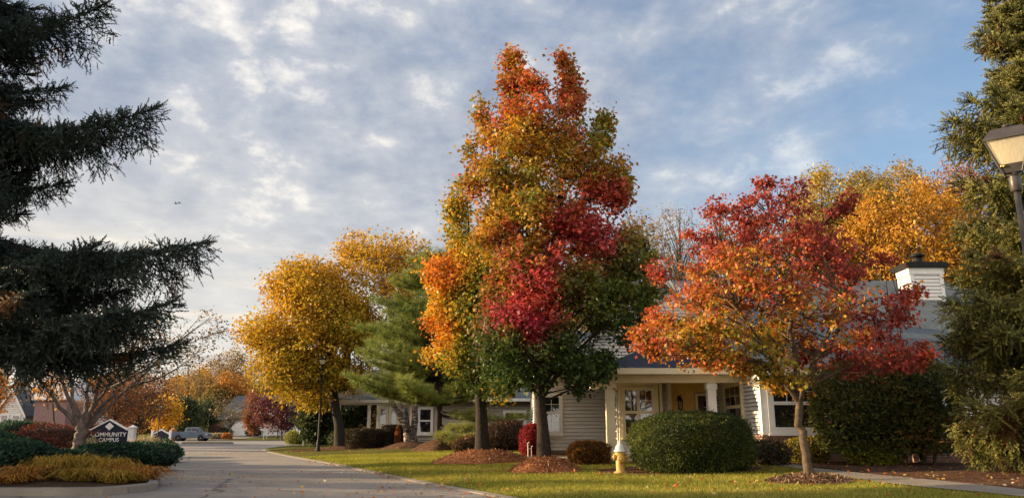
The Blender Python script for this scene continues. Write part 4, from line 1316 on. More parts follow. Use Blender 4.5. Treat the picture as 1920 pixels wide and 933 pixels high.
# scaly flared foot of the golden tree: pale lichen patches
# --- multi stem crabapple on the left
YM = 25.5
bM = gx(147, YM)
S_ = lambda u, v, dy=0: tuple(at(u, v, YM + dy))
bM_tr = [((bM.x, bM.y, bM.z - .05), S_(154, 795), .21, .17), (S_(156, 800), S_(165, 690), .085, .04), (S_(150, 803), S_(90, 640, -.6), .08, .03), (S_(150, 802), S_(48, 690, -1.2), .075, .03), (S_(158, 802), S_(250, 690, .6), .075, .03), (S_(158, 804), S_(330, 640, 1.0), .07, .02), (S_(152, 806), S_(120, 650, 1.2), .08, .03), (S_(160, 800), S_(200, 650, -1.0), .08, .03), (S_(162, 780), S_(270, 620, -.4), .06, .02)]
M_out = px_outline([(60, 700), (30, 640), (60, 590), (160, 560), (250, 580), (300, 600), (345, 580), (368, 578), (395, 590), (415, 598), (415, 625), (400, 660), (370, 690), (330, 700), (260, 720), (160, 690)], YM)


def col_sparse(P, cc, rng):
    t = np.clip(.5 + .3 * vnoise(cc, 1.5, 51) + rng.normal(size=len(P)) * .2, 0, 1)
    return jitter(palette([(0, (.05, .06, .02)), (.5, (.17, .11, .03)), (1, (.36, .16, .04))], t), rng)


broadleaf('crabapple_tree', 'nearly bare crabapple with many spreading limbs beside the sign', 'tree', bM, bM_tr[0][1], .20, M_out, 420, 9, .11, col_sparse,
          nlimb=60, sig=.22, fork=S_(150, 730)[2], bark='bark_smooth', T=LEAF_O, trunks=bM_tr, seed=17, steep=.6, twig_r=.009)


# --- conifers
def twig_T(n=18, seed=0, L=1.0):
    """a spruce shoot: stem along x with needles all round; triangles"""
    r = np.random.default_rng(seed); V = []
    for i in range(n):
        x = L * (i + .5) / n; a = r.uniform(0, 6.28); l = .18 * (1 - .3 * i / n); w_ = .06
        d = np.array([.55, math.cos(a) * .8, math.sin(a) * .8]); s = np.array([0, -math.sin(a), math.cos(a)])
        p = np.array([x, 0, 0])
        V += [p - s * w_, p + s * w_, p + d * l]
    V += [(0, -.022, 0), (0, .022, 0), (L * 1.02, 0, 0)]; V += [(0, 0, -.022), (0, 0, .022), (L * 1.02, 0, 0)]
    return np.array(V)


TW = [twig_T(16, s) for s in range(4)]
TWF = [[3 * i, 3 * i + 1, 3 * i + 2] for i in range(18)]


def spruce_branch(start, tip, rng, curl=.25, sag=.15, hang=.45, sec=1.0, step=.075):
    """returns axis polyline and arrays of shoots (pos, dir)"""
    s = np.array(start, float); t = np.array(tip, float); D = t - s; Ln = np.linalg.norm(D); n = 14
    T_ = np.linspace(0, 1, n)[:, None]
    ax = s + D * T_; ax[:, 2] += -sag * Ln * np.sin(np.pi * T_[:, 0]) ** 1.0 * (1 - .2 * T_[:, 0]); ax[:, 2] += -curl * Ln * .0
    hd = np.array([D[0], D[1], 0]); hd /= np.linalg.norm(hd) + 1e-9; side = np.array([-hd[1], hd[0], 0])
    pos = []; dr = []; sz = []; polys = [(ax, np.linspace(.03 * Ln / 3 + .012, .006, n), 5)]
    m = max(6, int(Ln / step))
    for i in range(m):
        f = (i + .5) / m
        if f < .08: continue
        p = np.array([np.interp(f, T_[:, 0], ax[:, k]) for k in range(3)])
        ta = np.array([np.interp(min(1, f + .05), T_[:, 0], ax[:, k]) - np.interp(f - .05, T_[:, 0], ax[:, k]) for k in range(3)]); ta /= np.linalg.norm(ta)
        # shoots on top of the axis
        for _ in range(2):
            d = ta * .8 + rng.normal(size=3) * .5 + np.array([0, 0, .35]); pos.append(p); dr.append(d); sz.append(rng.uniform(.16, .24))
        for sg in (-1, 1):
            l2 = sec * Ln * .34 * (np.sin(np.pi * min(.98, .12 + f * .88)) ** .6) * rng.uniform(.6, 1.1) * (1.0 if f < .85 else .8)
            if l2 < .12: l2 = .12
            d2 = side * sg * .75 + ta * .65 + np.array([0, 0, -.12]) + rng.normal(size=3) * .12; d2 /= np.linalg.norm(d2)
            k2 = max(2, int(l2 / .10))
            for j in range(k2 + 1):
                g = (j + .3) / (k2 + .3); q = p + d2 * l2 * g + np.array([0, 0, -.25 * l2 * g * g])
                pos.append(q); dr.append(d2 + rng.normal(size=3) * .35); sz.append(rng.uniform(.15, .25))
                # hanging curtain
                if rng.uniform() < .85 and f < .97:
                    hl = hang * rng.uniform(.1, 1.1) * (1 - .72 * f) * min(1, Ln / 2.2) + .05
                    kk = int(hl / .11)
                    for h in range(kk):
                        pos.append(q + np.array([rng.normal() * .05, rng.normal() * .05, -.11 * h])); dd = np.array([rng.normal() * .5, rng.normal() * .5, -.8]) + d2 * .3
                        dr.append(dd); sz.append(rng.uniform(.15, .25))
    # upright leading shoots at the tip
    te = t - ax[-3]; te /= np.linalg.norm(te)
    for k in range(9):
        a = k / 8; pos.append(ax[-2] + (t - ax[-2]) * a); sg = (-1) ** k
        dr.append(te * 1.0 + side * sg * .8 * (1 - a) + np.array([0, 0, .25 + .25 * sg])); sz.append(.24)
    return polys, np.array(pos), np.array(dr), np.array(sz)


def spruce(label, base, H, branches, colfn, group, r0=.2, seed=1, name='spruce_tree', hang=.45, tscale=1.0, cones=None, step=.075, sec=1.0):
    rng = np.random.default_rng(seed)
    root = empty(name, base, label, 'tree', group)
    base = np.array(base, float)
    ax = np.stack([np.full(10, base[0]), np.full(10, base[1]), np.linspace(base[2] - .1, base[2] + H, 10)], 1)
    L = [(ax, np.linspace(r0, .02, 10), 10)]
    PP = []; DD = []; SS = []
    for (s, t, hg) in branches:
        pl, p, d, z = spruce_branch(s, t, rng, hang=hg, sag=rng.uniform(.06, .16), step=step, sec=sec)
        L += pl; PP.append(p); DD.append(d); SS.append(z)
    P = np.concatenate(PP); D = np.concatenate(DD); S = np.concatenate(SS) * tscale
    tubes('trunk', L, M['bark_dark'], root)
    fr = rotframes(D, rng.normal(size=(len(P), 3)) + np.array([0, 0, .6]))
    col = np.clip(colfn(P, rng), 0, 1)
    V = np.empty((len(P), 54, 3))
    w_ = rng.integers(0, 4, len(P))
    for k in range(4):
        m = w_ == k
        V[m] = scatter(TW[k], P[m], fr[m], S[m])
    big('crown', V, None, M['needle'], root, col, F=TWF)
    return root, P


def colS(base_c, tip_c, brown=.06, seed=61):
    def f(P, rng):
        t = np.clip(.5 + .35 * vnoise(P, 1.6, seed) + rng.normal(size=len(P)) * .2, 0, 1)[:, None]
        c = np.array(base_c) * (1 - t) + np.array(tip_c) * t
        b_ = vnoise(P, 2.6, seed + 3) > 1.05 - brown * 4
        c[b_] = np.array((.13, .065, .025))
        return c * (1 + rng.normal(size=(len(P), 1)) * .15)
    return f


# near spruce at the left edge
SX, SY_ = -11.3, 14.6
sb = (SX, SY_, .2)
rng = np.random.default_rng(77)
br = []
for (u, v, dy, hg) in [(196, 8, -1.0, .75), (120, 45, .8, .7), (120, 165, .2, .6), (295, 203, -.5, .95), (200, 262, .9, .9), (60, 245, 0, .6), (120, 345, .2, .6), (388, 456, -.9, .7), (270, 470, .9, .7), (180, 460, -1.6, .9), (325, 566, -.8, .8), (345, 645, .6, .25), (240, 545, 1.5, .5), (230, 580, -1.4, .35), (150, 540, .6, 1.0), (60, 120, .6, .5), (20, 190, -.6, .5), (270, 590, -.2, .3), (150, 575, .4, .3), (60, 550, -2.2, .3)]:
    t = at(u, v, SY_ + dy); R_ = math.hypot(t.x - SX, t.y - SY_)
    br.append(((SX, SY_, t.z + .10 * R_ + .1), tuple(t), hg))
H_L = 17.0
for z in np.arange(5.2, 16.5, .42):
    Rm = max(.5, 5.2 * (1 - (z / 17.2)) ** .85)
    for k in range(6):
        a = rng.uniform(0, 6.283)
        # leave the side seen in the picture to the branches above
        rr = Rm * rng.uniform(.75, 1.0); tx = SX + rr * math.cos(a); ty = SY_ + rr * math.sin(a)
        u_ = 960 + tx / (ty * .973 + (z - CAMZ) * .23) * FPX if ty > 2 else -999
        lim = -20 if z > 4 else 40
        if u_ > lim: rr *= .45; tx = SX + rr * math.cos(a); ty = SY_ + rr * math.sin(a)
        br.append(((SX, SY_, z + .08 * rr), (tx, ty, z - .02 * rr), .35 if z < 5.5 else .55))
spruce('dark drooping spruce close by at the left edge', sb, H_L, br, colS((.014, .025, .020), (.042, .062, .050), .10), 'spruces', r0=.26, seed=4, step=.085, sec=.72, tscale=1.15)

# spruce at the right edge
RY = 16.6; RX = at(1906, 60, RY).x
rb = (RX, RY, G(RX, RY))
rng = np.random.default_rng(78)
br = []
for (u, v, dy) in [(1862, 12, 0), (1835, 42, -.3), (1808, 66, -.6), (1820, 95, .5), (1785, 190, -.3), (1752, 225, -.9), (1790, 250, .4), (1760, 262, .3), (1815, 285, -.7), (1800, 420, .3), (1772, 430, -.4), (1790, 480, -.8), (1760, 520, .2), (1752, 570, -.5), (1775, 600, -1.1), (1745, 640, .2), (1760, 690, -.6), (1800, 560, -1.5), (1840, 480, -1.6), (1850, 620, -1.8), (1770, 340, .2), (1800, 350, -.9), (1790, 760, -1.2), (1860, 330, -1.5), (1870, 200, -1.2), (1880, 120, -.9), (1830, 170, -.9), (1880, 420, -1.7), (1900, 545, -2.0), (1900, 740, -2.6), (1915, 690, -2.4), (1780, 810, -.6)]:
    t = at(u + 32, v, RY + dy); R_ = math.hypot(t.x - RX, t.y - RY)
    br.append(((RX, RY, t.z + .12 * R_ + .05), tuple(t), .38 if v < 600 else .75))
for z in np.arange(1.3, 15.5, .34):
    Rm = max(.3, 2.15 * (1 - (z / 16.2)) ** .85 * (1 if z < 5 else .8))
    for k in range(9):
        a = rng.uniform(0, 6.283); rr = Rm * rng.uniform(.5, 1.0)
        if math.cos(a) < -.1: rr *= .78
        br.append(((RX, RY, z + .1 * rr), (RX + rr * math.cos(a), RY + rr * math.sin(a), z - .02 * rr), .42))
spruce('tall spruce with cones behind the lamp post at the right edge', rb, 16, br, colS((.075, .085, .025), (.29, .265, .065), .10, 71), 'spruces', r0=.2, seed=6, step=.095, tscale=1.35)
ob = bpy.data.objects['spruce_tree.001']
# hanging cones near the top of the right spruce
CN = []
rng = np.random.default_rng(5)
w = MB()
k_ = 0
for (s, t, hg) in br:
    if t[2] > 5.5 and k_ < 95:
        for _ in range(3):
            f = rng.uniform(.55, .98); p = Vector(s).lerp(Vector(t), f) + Vector((rng.normal() * .12, rng.normal() * .12, -.12 - rng.uniform(0, .12)))
            w.lathe(p, [(.012, .02), (.028, -.01), (.032, -.06), (.02, -.11), (.004, -.13)][::-1], 5, smooth=False)
    k_ += 1
cn = w.build('cone', rough_mat('cone_brown', (.10, .045, .02), (.20, .09, .04), 20, .8), ob)
cn['kind'] = 'stuff'


# --- white pine
def pine_tuft(n=13, seed=0):
    r = np.random.default_rng(seed); V = []
    for i in range(n):
        d = r.normal(size=3) * .6 + np.array([1.0, 0, .2]); d /= np.linalg.norm(d)
        s = np.cross(d, r.normal(size=3)); s /= np.linalg.norm(s); w_ = .05
        V += [-s * w_ * .3 + d * .05, s * w_ * .3 + d * .05, d * r.uniform(.8, 1.05)]
    return np.array(V)


PT = [pine_tuft(13, s) for s in range(4)]
PTF = [[3 * i, 3 * i + 1, 3 * i + 2] for i in range(13)]


def pine(label, base, H, r0, branches, seed, ts=.34, dens=1.5):
    rng = np.random.default_rng(seed)
    root = empty('pine_tree', base, label, 'tree')
    base = np.array(base, float)
    ax = np.stack([base[0] + np.linspace(0, .15, 10), np.full(10, base[1]), np.linspace(base[2] - .1, base[2] + H, 10)], 1)
    L = [(ax, np.linspace(r0, .02, 10), 10)]
    P = []; D = []
    for (s, t) in branches:
        s = np.array(s, float); t = np.array(t, float); D_ = t - s; Ln = np.linalg.norm(D_)
        c = curve(s, t, (0, 0, -.10 * Ln), 10); L.append((c, np.linspace(.018 * Ln + .01, .008, 10), 5))
        hd = D_ / Ln; side = np.cross(hd, [0, 0, 1]); side /= np.linalg.norm(side) + 1e-9
        m = int(Ln / .28 * dens)
        for i in range(m):
            f = .25 + .75 * (i + rng.uniform()) / m; p = np.array([np.interp(f, np.linspace(0, 1, 10), c[:, k]) for k in range(3)])
            for sg in (-1, 1):
                l2 = rng.uniform(.4, 1.0) * Ln * .30 * (1.15 - f * .7)
                d2 = side * sg * rng.uniform(.5, 1) + hd * .8 + np.array([0, 0, rng.uniform(-.05, .4)]); d2 /= np.linalg.norm(d2)
                e = p + d2 * l2; L.append((curve(p, e, (0, 0, -.03), 3), np.array([.012, .009, .005]), 3))
                for j in range(max(2, int(l2 / .16))):
                    g = (j + .5) / max(2, int(l2 / .16)); q = p + (e - p) * g
                    for _ in range(2):
                        P.append(q + rng.normal(size=3) * .07); D.append(d2 * .7 + rng.normal(size=3) * .55 + np.array([0, 0, .35]))
    P = np.array(P); D = np.array(D)
    tubes('trunk', L, M['bark_dark'], root)
    fr = rotframes(D, rng.normal(size=(len(P), 3)) + np.array([0, 0, .6]))
    t = np.clip(.5 + .3 * vnoise(P, 1.3, 91) + rng.normal(size=len(P)) * .22, 0, 1)[:, None]
    yb = np.clip((2.6 - P[:, 2]) / 2.0, 0, 1)[:, None] * .6
    col = np.array((.085, .13, .025)) * (1 - t) + np.array((.34, .38, .08)) * t; col = col * (1 - yb) + np.array((.34, .31, .09)) * yb
    V = np.empty((len(P), 39, 3)); w_ = rng.integers(0, 4, len(P)); S = ts * rng.uniform(.7, 1.2, len(P))
    for k in range(4):
        m = w_ == k; V[m] = scatter(PT[k], P[m], fr[m], S[m])
    big('crown', V, None, M['needle'], root, np.clip(col, 0, 1), F=PTF)
    return root


rng = np.random.default_rng(90)
pb = (bE.x, bE.y, bE.z + .35)
br = []
topz = at(838, 468, YE).z
for z in np.arange(2.6, topz - .2, .24):
    hf = (z - 2.6) / (topz - 2.6)
    Rm = 4.4 * (1 - hf) ** .45 * (.85 + .15 * math.sin(z * 5))
    Rm = max(.5, Rm)
    for k in range(7):
        a = rng.uniform(0, 6.283); rr = Rm * rng.uniform(.5, 1.0)
        if math.cos(a) < 0: rr = min(rr * 1.2, Rm)
        br.append(((bE.x, bE.y, z - .05 * rr), (bE.x + rr * math.cos(a), bE.y + rr * math.sin(a), z + .18 * rr)))
for (u, v, dy) in [(668, 612, -.3), (690, 640, -1), (672, 660, .3), (700, 560, 0), (735, 530, -.5), (760, 520, .4), (690, 705, -1), (720, 735, -.6), (985, 780, -1.4), (960, 800, -1.8), (925, 835, -1.5), (900, 770, -2.0), (870, 800, -1.6), (945, 815, -1.0), (836, 815, -2.2), (880, 820, -2.6), (800, 740, -1.5), (760, 742, -1.8), (845, 745, -2)]:
    t = at(u, v, YE + dy); R_ = math.hypot(t.x - bE.x, t.y - bE.y)
    br.append(((bE.x, bE.y, max(t.z + (.02 * R_ if v > 740 else -.15 * R_), .9)), tuple(t)))
br.append(((bE.x, bE.y, topz - .8), (bE.x + .3, bE.y, topz + .2)))
pine('green white pine between the golden trees and the tall maple', pb, topz - bE.z - .6, .17, br, 19)

# ------------------------------------------------------------------ shrubs and small planting
def shrub(name, label, cat, c, rad, col, n=9000, ls=.06, group=None, e=2.6, lump=.06, seed=1, core=.86, T=LEAF_O, zlo=-.6, shell=.10, spiky=0.0, mat='leaf', corecol='bark_dark'):
    """c: ground point at the middle; rad (rx, ry, height)"""
    rng = np.random.default_rng(seed); root = empty(name, c, label, cat, group)
    cz = c[2] + rad[2] * .45; rr = np.array([rad[0], rad[1], rad[2] * .55])
    d = unit(n); d = rng.normal(size=(n, 3)); d /= np.linalg.norm(d, axis=1, keepdims=True)
    d = d[d[:, 2] > zlo - .35]; n = len(d)
    s = (np.abs(d) ** e).sum(1) ** (-1 / e)
    r = s * (1 + lump * vnoise(d * 3.0, 1.4, seed + 7) + lump * .6 * vnoise(d * 7, 1.4, seed + 8)) * (1 - shell * np.abs(rng.normal(size=n)) + spiky * np.abs(rng.normal(size=n)) ** 2)
    P = np.array([c[0], c[1], cz]) + d * r[:, None] * rr
    P = P[P[:, 2] > c[2] - .05]; d = d[:len(P)] if False else (P - np.array([c[0], c[1], cz])); d /= np.linalg.norm(d, axis=1, keepdims=True)
    n = len(P)
    fr = rotframes(d * .9 + rng.normal(size=(n, 3)) * .7 + np.array([0, 0, .25]), d + rng.normal(size=(n, 3)) * .8 + np.array([0, 0, .4]))
    t = np.clip(.5 + .3 * vnoise(P, 2.4, seed + 3) + rng.normal(size=n) * .2, 0, 1)
    V = scatter(T, P, fr, ls * rng.uniform(.6, 1.3, n))
    big('foliage', V, None, M[mat], root, np.clip(jitter(palette(col, t), rng), 0, 1))
    # solid dark filler body behind the leaves, no separate stems
    w = MB(); pr = []; 
    for i in range(9):
        a = math.pi * i / 8; ca = abs(math.cos(a)) ** (2 / e) * (1 if math.cos(a) > 0 else -1); sa = abs(math.sin(a)) ** (2 / e)
        pr.append((sa * core, -ca * core))
    k = len(w.v); w.lathe((0, 0, 0), pr, 16)
    w.v = [(c[0] + v[0] * rad[0], c[1] + v[1] * rad[1], max(c[2] - .02, cz + v[2] * rr[2])) for v in w.v]
    w.build('branches', M[corecol], root)
    return root


DG = [(0, (.018, .032, .010)), (.5, (.035, .060, .016)), (1, (.075, .105, .025))]
YEW = [(0, (.025, .045, .012)), (.5, (.06, .09, .020)), (1, (.19, .20, .045))]
M['core_dark'] = rough_mat('shrub_filler_dark', (.010, .012, .007), (.022, .024, .012), 20, .95, bs_=.5)

q = gp(1298, 891); yb_ = q.y + 1.35
q = gx(1298, yb_)
ht = (892 - 778) * mpp(yb_, 1) * 1.02
shrub('yew_shrub', 'big clipped round dark green shrub in front of the porch', 'shrub', q, (1.44, 1.35, ht * .93), YEW, 60000, .045, e=2.5, lump=.075, seed=3, core=.86, shell=.06, spiky=.012, corecol='core_dark')
# flat topped orange juniper
q = gx(1104, 23.3)
for_ = shrub('juniper_shrub', 'low layered juniper turning orange brown next to the porch column', 'shrub', q, (.58, .55, .66), [(0, (.06, .03, .012)), (.5, (.22, .10, .02)), (1, (.42, .20, .04))], 9000, .06, e=3.2, lump=.14, seed=4, core=.8, corecol='core_dark')
q = gx(1440, 20.6)
shrub('shrub', 'small dark shrub at the brick base right of the round shrub', 'shrub', q, (.55, .5, .62), [(0, (.03, .03, .02)), (.5, (.07, .06, .03)), (1, (.16, .12, .06))], 5000, .06, e=2.2, lump=.12, seed=5, spiky=.08, core=.75, corecol='core_dark')
q = gx(1513, 21.4)
shrub('shrub', 'small yellow green shrub behind the small red maple trunk', 'shrub', q, (.58, .45, .66), [(0, (.10, .09, .02)), (.5, (.28, .23, .03)), (1, (.42, .34, .05))], 5500, .06, e=2.6, lump=.10, seed=6, core=.75, corecol='core_dark')
q = gx(1672, 20.4)
shrub('burning_bush', 'large dark hedge like bush between the red maple and the right spruce', 'shrub', (q.x, q.y, q.z + .35), (1.75, 1.3, 2.35), [(0, (.05, .06, .02)), (.45, (.10, .12, .03)), (.85, (.19, .17, .04)), (1, (.34, .12, .05))], 24000, .10, e=3.4, lump=.10, seed=7, core=.8, shell=.09, corecol='core_dark')
w = MB()
rs = random.Random(4)
for k in range(12):
    x = q.x + rs.uniform(-1.2, 1.2); y = q.y + rs.uniform(-.6, .6)
    w.tube([(x * .9 + q.x * .1, y, q.z), (x, y, q.z + .4), (x + rs.uniform(-.2, .2), y, q.z + 1.0)], [.05, .04, .02], 6)
st = w.build('stem', M['bark_tan'], bpy.data.objects['burning_bush']); st['kind'] = 'stuff'
q = gx(1640, 19.9)
shrub('shrub', 'loose yellow green low shrub under the large dark bush', 'shrub', q, (.75, .4, .62), [(0, (.08, .10, .015)), (.5, (.24, .25, .03)), (1, (.40, .36, .05))], 3000, .09, e=2.0, lump=.25, seed=8, core=.4, shell=.35, corecol='core_dark')
# red and dark bushes beyond the tall maple
q = gx(1000, 30.2)
shrub('burning_bush', 'bright crimson rounded bush between the maple trunks and the window', 'shrub', q, (.55, .55, 1.15), [(0, (.10, .01, .015)), (.5, (.28, .02, .035)), (1, (.42, .05, .06))], 8000, .07, e=2.3, lump=.08, seed=9, corecol='core_dark')
q = gx(950, 34)
shrub('shrub', 'dark maroon bush behind the low pine boughs', 'shrub', q, (1.0, .8, 1.25), [(0, (.02, .015, .012)), (.6, (.06, .03, .025)), (1, (.14, .05, .05))], 8000, .08, e=2.3, lump=.1, seed=10, corecol='core_dark')
q = gx(890, 33.2)
shrub('shrub', 'low reddish brown shrub between the two maple trunks', 'shrub', q, (.9, .7, .7), [(0, (.03, .02, .015)), (.6, (.10, .06, .03)), (1, (.22, .12, .05))], 6000, .08, e=2.3, lump=.15, seed=11, corecol='core_dark')
for i, (u, y, rx, h) in enumerate([(682, 43.6, .95, 1.05), (738, 43.9, .72, 1.15)]):
    q = gx(u, y)
    shrub('clipped_hedge', ['dark square clipped hedge left of the path to the far porch', 'taller dark clipped hedge next to the orange shrub'][i], 'hedge', q, (rx, .6, h), [(0, (.018, .016, .010)), (.6, (.05, .035, .02)), (1, (.13, .05, .03))], 7000, .08, e=6, lump=.03, seed=12 + i, group='clipped hedges by the far porch', corecol='core_dark')
q = gx(745, 43.0)
shrub('columnar_shrub', 'narrow pointed rust orange shrub against the clipped hedge', 'shrub', q, (.17, .17, 1.15), [(0, (.22, .07, .02)), (.5, (.42, .14, .04)), (1, (.5, .2, .06))], 2200, .05, e=1.6, lump=.05, seed=15, core=.7)
q = gx(620, 56)
for i, (u, y, rx, h, cl) in enumerate([(606, 60, 1.0, .8, DG), (630, 62, .9, 1.2, DG), (556, 74, 1.1, 1.3, [(0, (.10, .12, .02)), (.5, (.22, .24, .03)), (1, (.36, .33, .05))]), (575, 80, 1.3, .8, DG), (652, 50, 1.3, 1.0, DG)]):
    q = gx(u, y)
    shrub('shrub', ['low round green shrub right of the dark evergreen', 'dark green shrub behind the golden tree trunk', 'sunlit yellow green round shrub behind the near mailbox', 'low dark shrub beside the sunlit round shrub', 'dark shrub under the far porch opening'][i], 'shrub', q, (rx, rx, h), cl, 3500, .11, e=2.3, lump=.08, seed=20 + i, corecol='core_dark')

# --- left bed: spreading junipers, barberries, grasses
JUN = [(0, (.012, .035, .024)), (.5, (.028, .070, .045)), (1, (.06, .125, .08))]
jl = [(206, 23.5, 1.15, .9, .66, 'dark green juniper just right of the crabapple trunk'), (250, 24.0, 1.15, 1.0, .62, 'big spreading blue green juniper in front of the white sign post'),
      (276, 30.0, 1.0, 1.4, .62, 'juniper at the kerb beyond the white sign post'), (288, 36.5, .85, 1.4, .66, 'farthest juniper along the street kerb'),
      (75, 21.6, 1.3, .8, .42, 'low dark juniper left of the crabapple trunk'), (5, 20.0, 1.2, .9, .6, 'dark juniper at the left picture edge'), (112, 23.0, .7, .7, .36, 'small juniper touching the crabapple trunk on its left'), (-60, 21, 1.4, 1.0, .8, 'juniper outside the left picture edge'), (35, 34, 1.2, 1.0, 1.15, 'round dark evergreen below the small gable')]
for i, (u, y, rx, ry, h, lb) in enumerate(jl):
    q = gx(u, y)
    shrub('juniper_shrub', lb, 'shrub', q, (rx, ry, h), JUN, 12000, .085, e=2.2, lump=.16, seed=30 + i, group='junipers in the left bed', shell=.06, spiky=.02, corecol='core_dark')
bl = [(90, 31, 1.6, 1.2, 1.05, 'large rust red barberry behind the crabapple trunk'), (168, 36.5, 1.0, 1.0, 1.2, 'dark red barberry at the left end of the navy sign'), (30, 28, 1.4, .9, .7, 'low brown red barberry at the left')]
for i, (u, y, rx, ry, h, lb) in enumerate(bl):
    q = gx(u, y)
    shrub('barberry_shrub', lb, 'shrub', q, (rx, ry, h), [(0, (.035, .014, .012)), (.5, (.11, .03, .022)), (1, (.24, .07, .04))], 9000, .075, e=2.0, lump=.18, seed=50 + i, group='barberries in the left bed', spiky=.05, corecol='core_dark')


def tuft(name, label, c, rx, ry, h, n, col, group, seed, wd=.012, cat='ornamental grass'):
    rng = np.random.default_rng(seed)
    a = rng.uniform(0, 6.283, n); r = np.sqrt(rng.uniform(0, 1, n)) * .45
    x0 = c[0] + np.cos(a) * r * rx; y0 = c[1] + np.sin(a) * r * ry
    z0 = np.full(n, c[2] - .02)
    l = h * rng.uniform(.45, 1.35, n); a2 = a + rng.normal(size=n) * .7; sp = rng.uniform(.15, 1.0, n) * .55 / .45
    ex = np.cos(a2) * rx * sp * .8; ey = np.sin(a2) * ry * sp * .8
    side = np.stack([-np.sin(a2 + rng.normal(size=n)), np.cos(a2), np.zeros(n)], 1) * wd
    p0 = np.stack([x0, y0, z0], 1); p1 = p0 + np.stack([ex * .35, ey * .35, l * .75], 1); p2 = p0 + np.stack([ex * .8, ey * .8, l * (1.0 - .25 * sp)], 1); p3 = p0 + np.stack([ex * 1.15, ey * 1.15, l * (.95 - .6 * sp)], 1)
    V = np.stack([p0 - side, p0 + side, p1 + side, p1 - side, p2 + side * .8, p2 - side * .8, p3], 1)
    t = np.clip(.5 + rng.normal(size=n) * .3, 0, 1)
    o = big(name, V, None, M['blade'], None, np.clip(jitter(palette(col, t), rng), 0, 1), F=[[0, 1, 2, 3], [3, 2, 4, 5], [5, 4, 6]])
    return tag(o, label, cat, group)


GOLD = [(0, (.22, .16, .03)), (.5, (.46, .30, .05)), (1, (.52, .34, .10))]
RUST = [(0, (.22, .10, .03)), (.5, (.46, .22, .05)), (1, (.6, .33, .1))]
gl_ = [(95, 17.8, .8, .55, GOLD, 'yellow'), (130, 18.6, .85, .62, GOLD, 'tall golden'), (165, 18.8, .8, .55, GOLD, 'golden'), (195, 18.3, .8, .6, GOLD, 'tallest golden'), (228, 18.0, .8, .45, RUST, 'rusty orange'), (258, 17.6, .75, .42, RUST, 'orange brown'), (50, 17.0, .8, .36, RUST, 'low rusty'), (150, 17.0, .7, .36, GOLD, 'short yellow'), (215, 16.9, .6, .34, GOLD, 'short golden green'), (20, 16.4, .6, .25, RUST, 'sparse low brown')]
where = ['second clump from the left in the left bed', 'left of the crabapple trunk', 'in front of the crabapple trunk', 'right of the crabapple trunk', 'in front of the big juniper', 'at the right end of the left bed', 'near the left end of the bed', 'front row by the kerb below the trunk', 'front row right of the trunk', 'at the far left by the kerb']
for i, (u, y, r_, h, cl, nm) in enumerate(gl_):
    q = gx(u, y)
    tuft('ornamental_grass', '%s grass clump %s' % (nm, where[i]), q, r_ * .9, r_ * .75, h * .72, 560, cl, 'ornamental grass clumps in the left bed', 60 + i, .009)
PALE = [(0, (.26, .2, .12)), (.5, (.44, .36, .22)), (1, (.62, .54, .38))]
for i, (u, y, r_, h, lb) in enumerate([(160, 30.5, .55, .55, 'pale feathery grass tuft in front of the sign'), (272, 32.5, .6, .7, 'pale tan grass tuft among the junipers by the kerb')]):
    q = gx(u, y); tuft('feather_grass', lb, (q.x, q.y, q.z + .1), r_, r_, h, 500, PALE, 'pale feather grasses', 80 + i, .012)

# --- blades over the lawn near the camera, and leaves dropped on it
def lawn_blades():
    rng = np.random.default_rng(100); P = []
    n = 330000
    y = 11.5 + 24 * rng.uniform(0, 1, n) ** 1.5; kr = np.interp(y, [a for a, _ in KRp], [c for _, c in KRp])
    x = kr + .06 + rng.uniform(0, 1, n) * 19
    u = 960 + x / (y * .973) * FPX
    ok = (u < 2000) & (u > 400)
    # bare where path, mulch and slabs are
    upx = np.array([p[0] for p in up]); upy = np.array([p[1] for p in up]); lox = np.array([p[0] for p in lo]); loy = np.array([p[1] for p in lo])
    yl = np.interp(x, lox, loy); ok &= ~((x > lox[0]) & (y > yl - .03))
    ok &= ~((x > 2.6) & (y > 23.8)); ok &= ~((x > .3) & (y > 26.3))
    for (cx, cy, rx, ry) in ((bA.x, bA.y, .95, 1.2), (bB.x, bB.y, 1.75, 1.7), (bC.x, bC.y, .86, .95), (c0.x, c0.y + .7, 2.1, 1.8)):
        ok &= ((x - cx) / rx) ** 2 + ((y - cy) / ry) ** 2 > .92
    x = x[ok]; y = y[ok]; n = len(x); kr = kr[ok]
    d = x - kr; ss = lambda a, b_, t: np.clip((t - a) / (b_ - a), 0, 1) ** 2 * (3 - 2 * np.clip((t - a) / (b_ - a), 0, 1))
    z = .03 + .08 * ss(0, 1.5, d) + .23 * ss(.5, 13, d) + .16 * ss(26, 42, y) * ss(0, 10, d)
    h = rng.uniform(.03, .062, n) * (1 + .012 * (y - 12)); w_ = .006 * (1 + .08 * (y - 12)); a = rng.uniform(0, 6.283, n)
    dx = np.cos(a) * w_; dy = np.sin(a) * w_; l = rng.normal(size=(n, 2)) * .02
    V = np.stack([np.stack([x - dx, y - dy, z - .01], 1), np.stack([x + dx, y + dy, z - .01], 1), np.stack([x + l[:, 0], y + l[:, 1], z + h], 1)], 1)
    Q = np.stack([x, y, z], 1); t = np.clip(.5 + .3 * vnoise(Q, .9, 101) + .2 * vnoise(Q, 4, 102) + rng.normal(size=n) * .2, 0, 1)
    c = palette([(0, (.13, .16, .03)), (.5, (.27, .27, .05)), (1, (.42, .36, .10))], t)
    o = big('lawn_grass', V, None, M['blade'], None, np.clip(jitter(c, rng, .1), 0, 1))
    tag(o, 'short autumn grass of the front lawn', 'grass', kind='stuff')


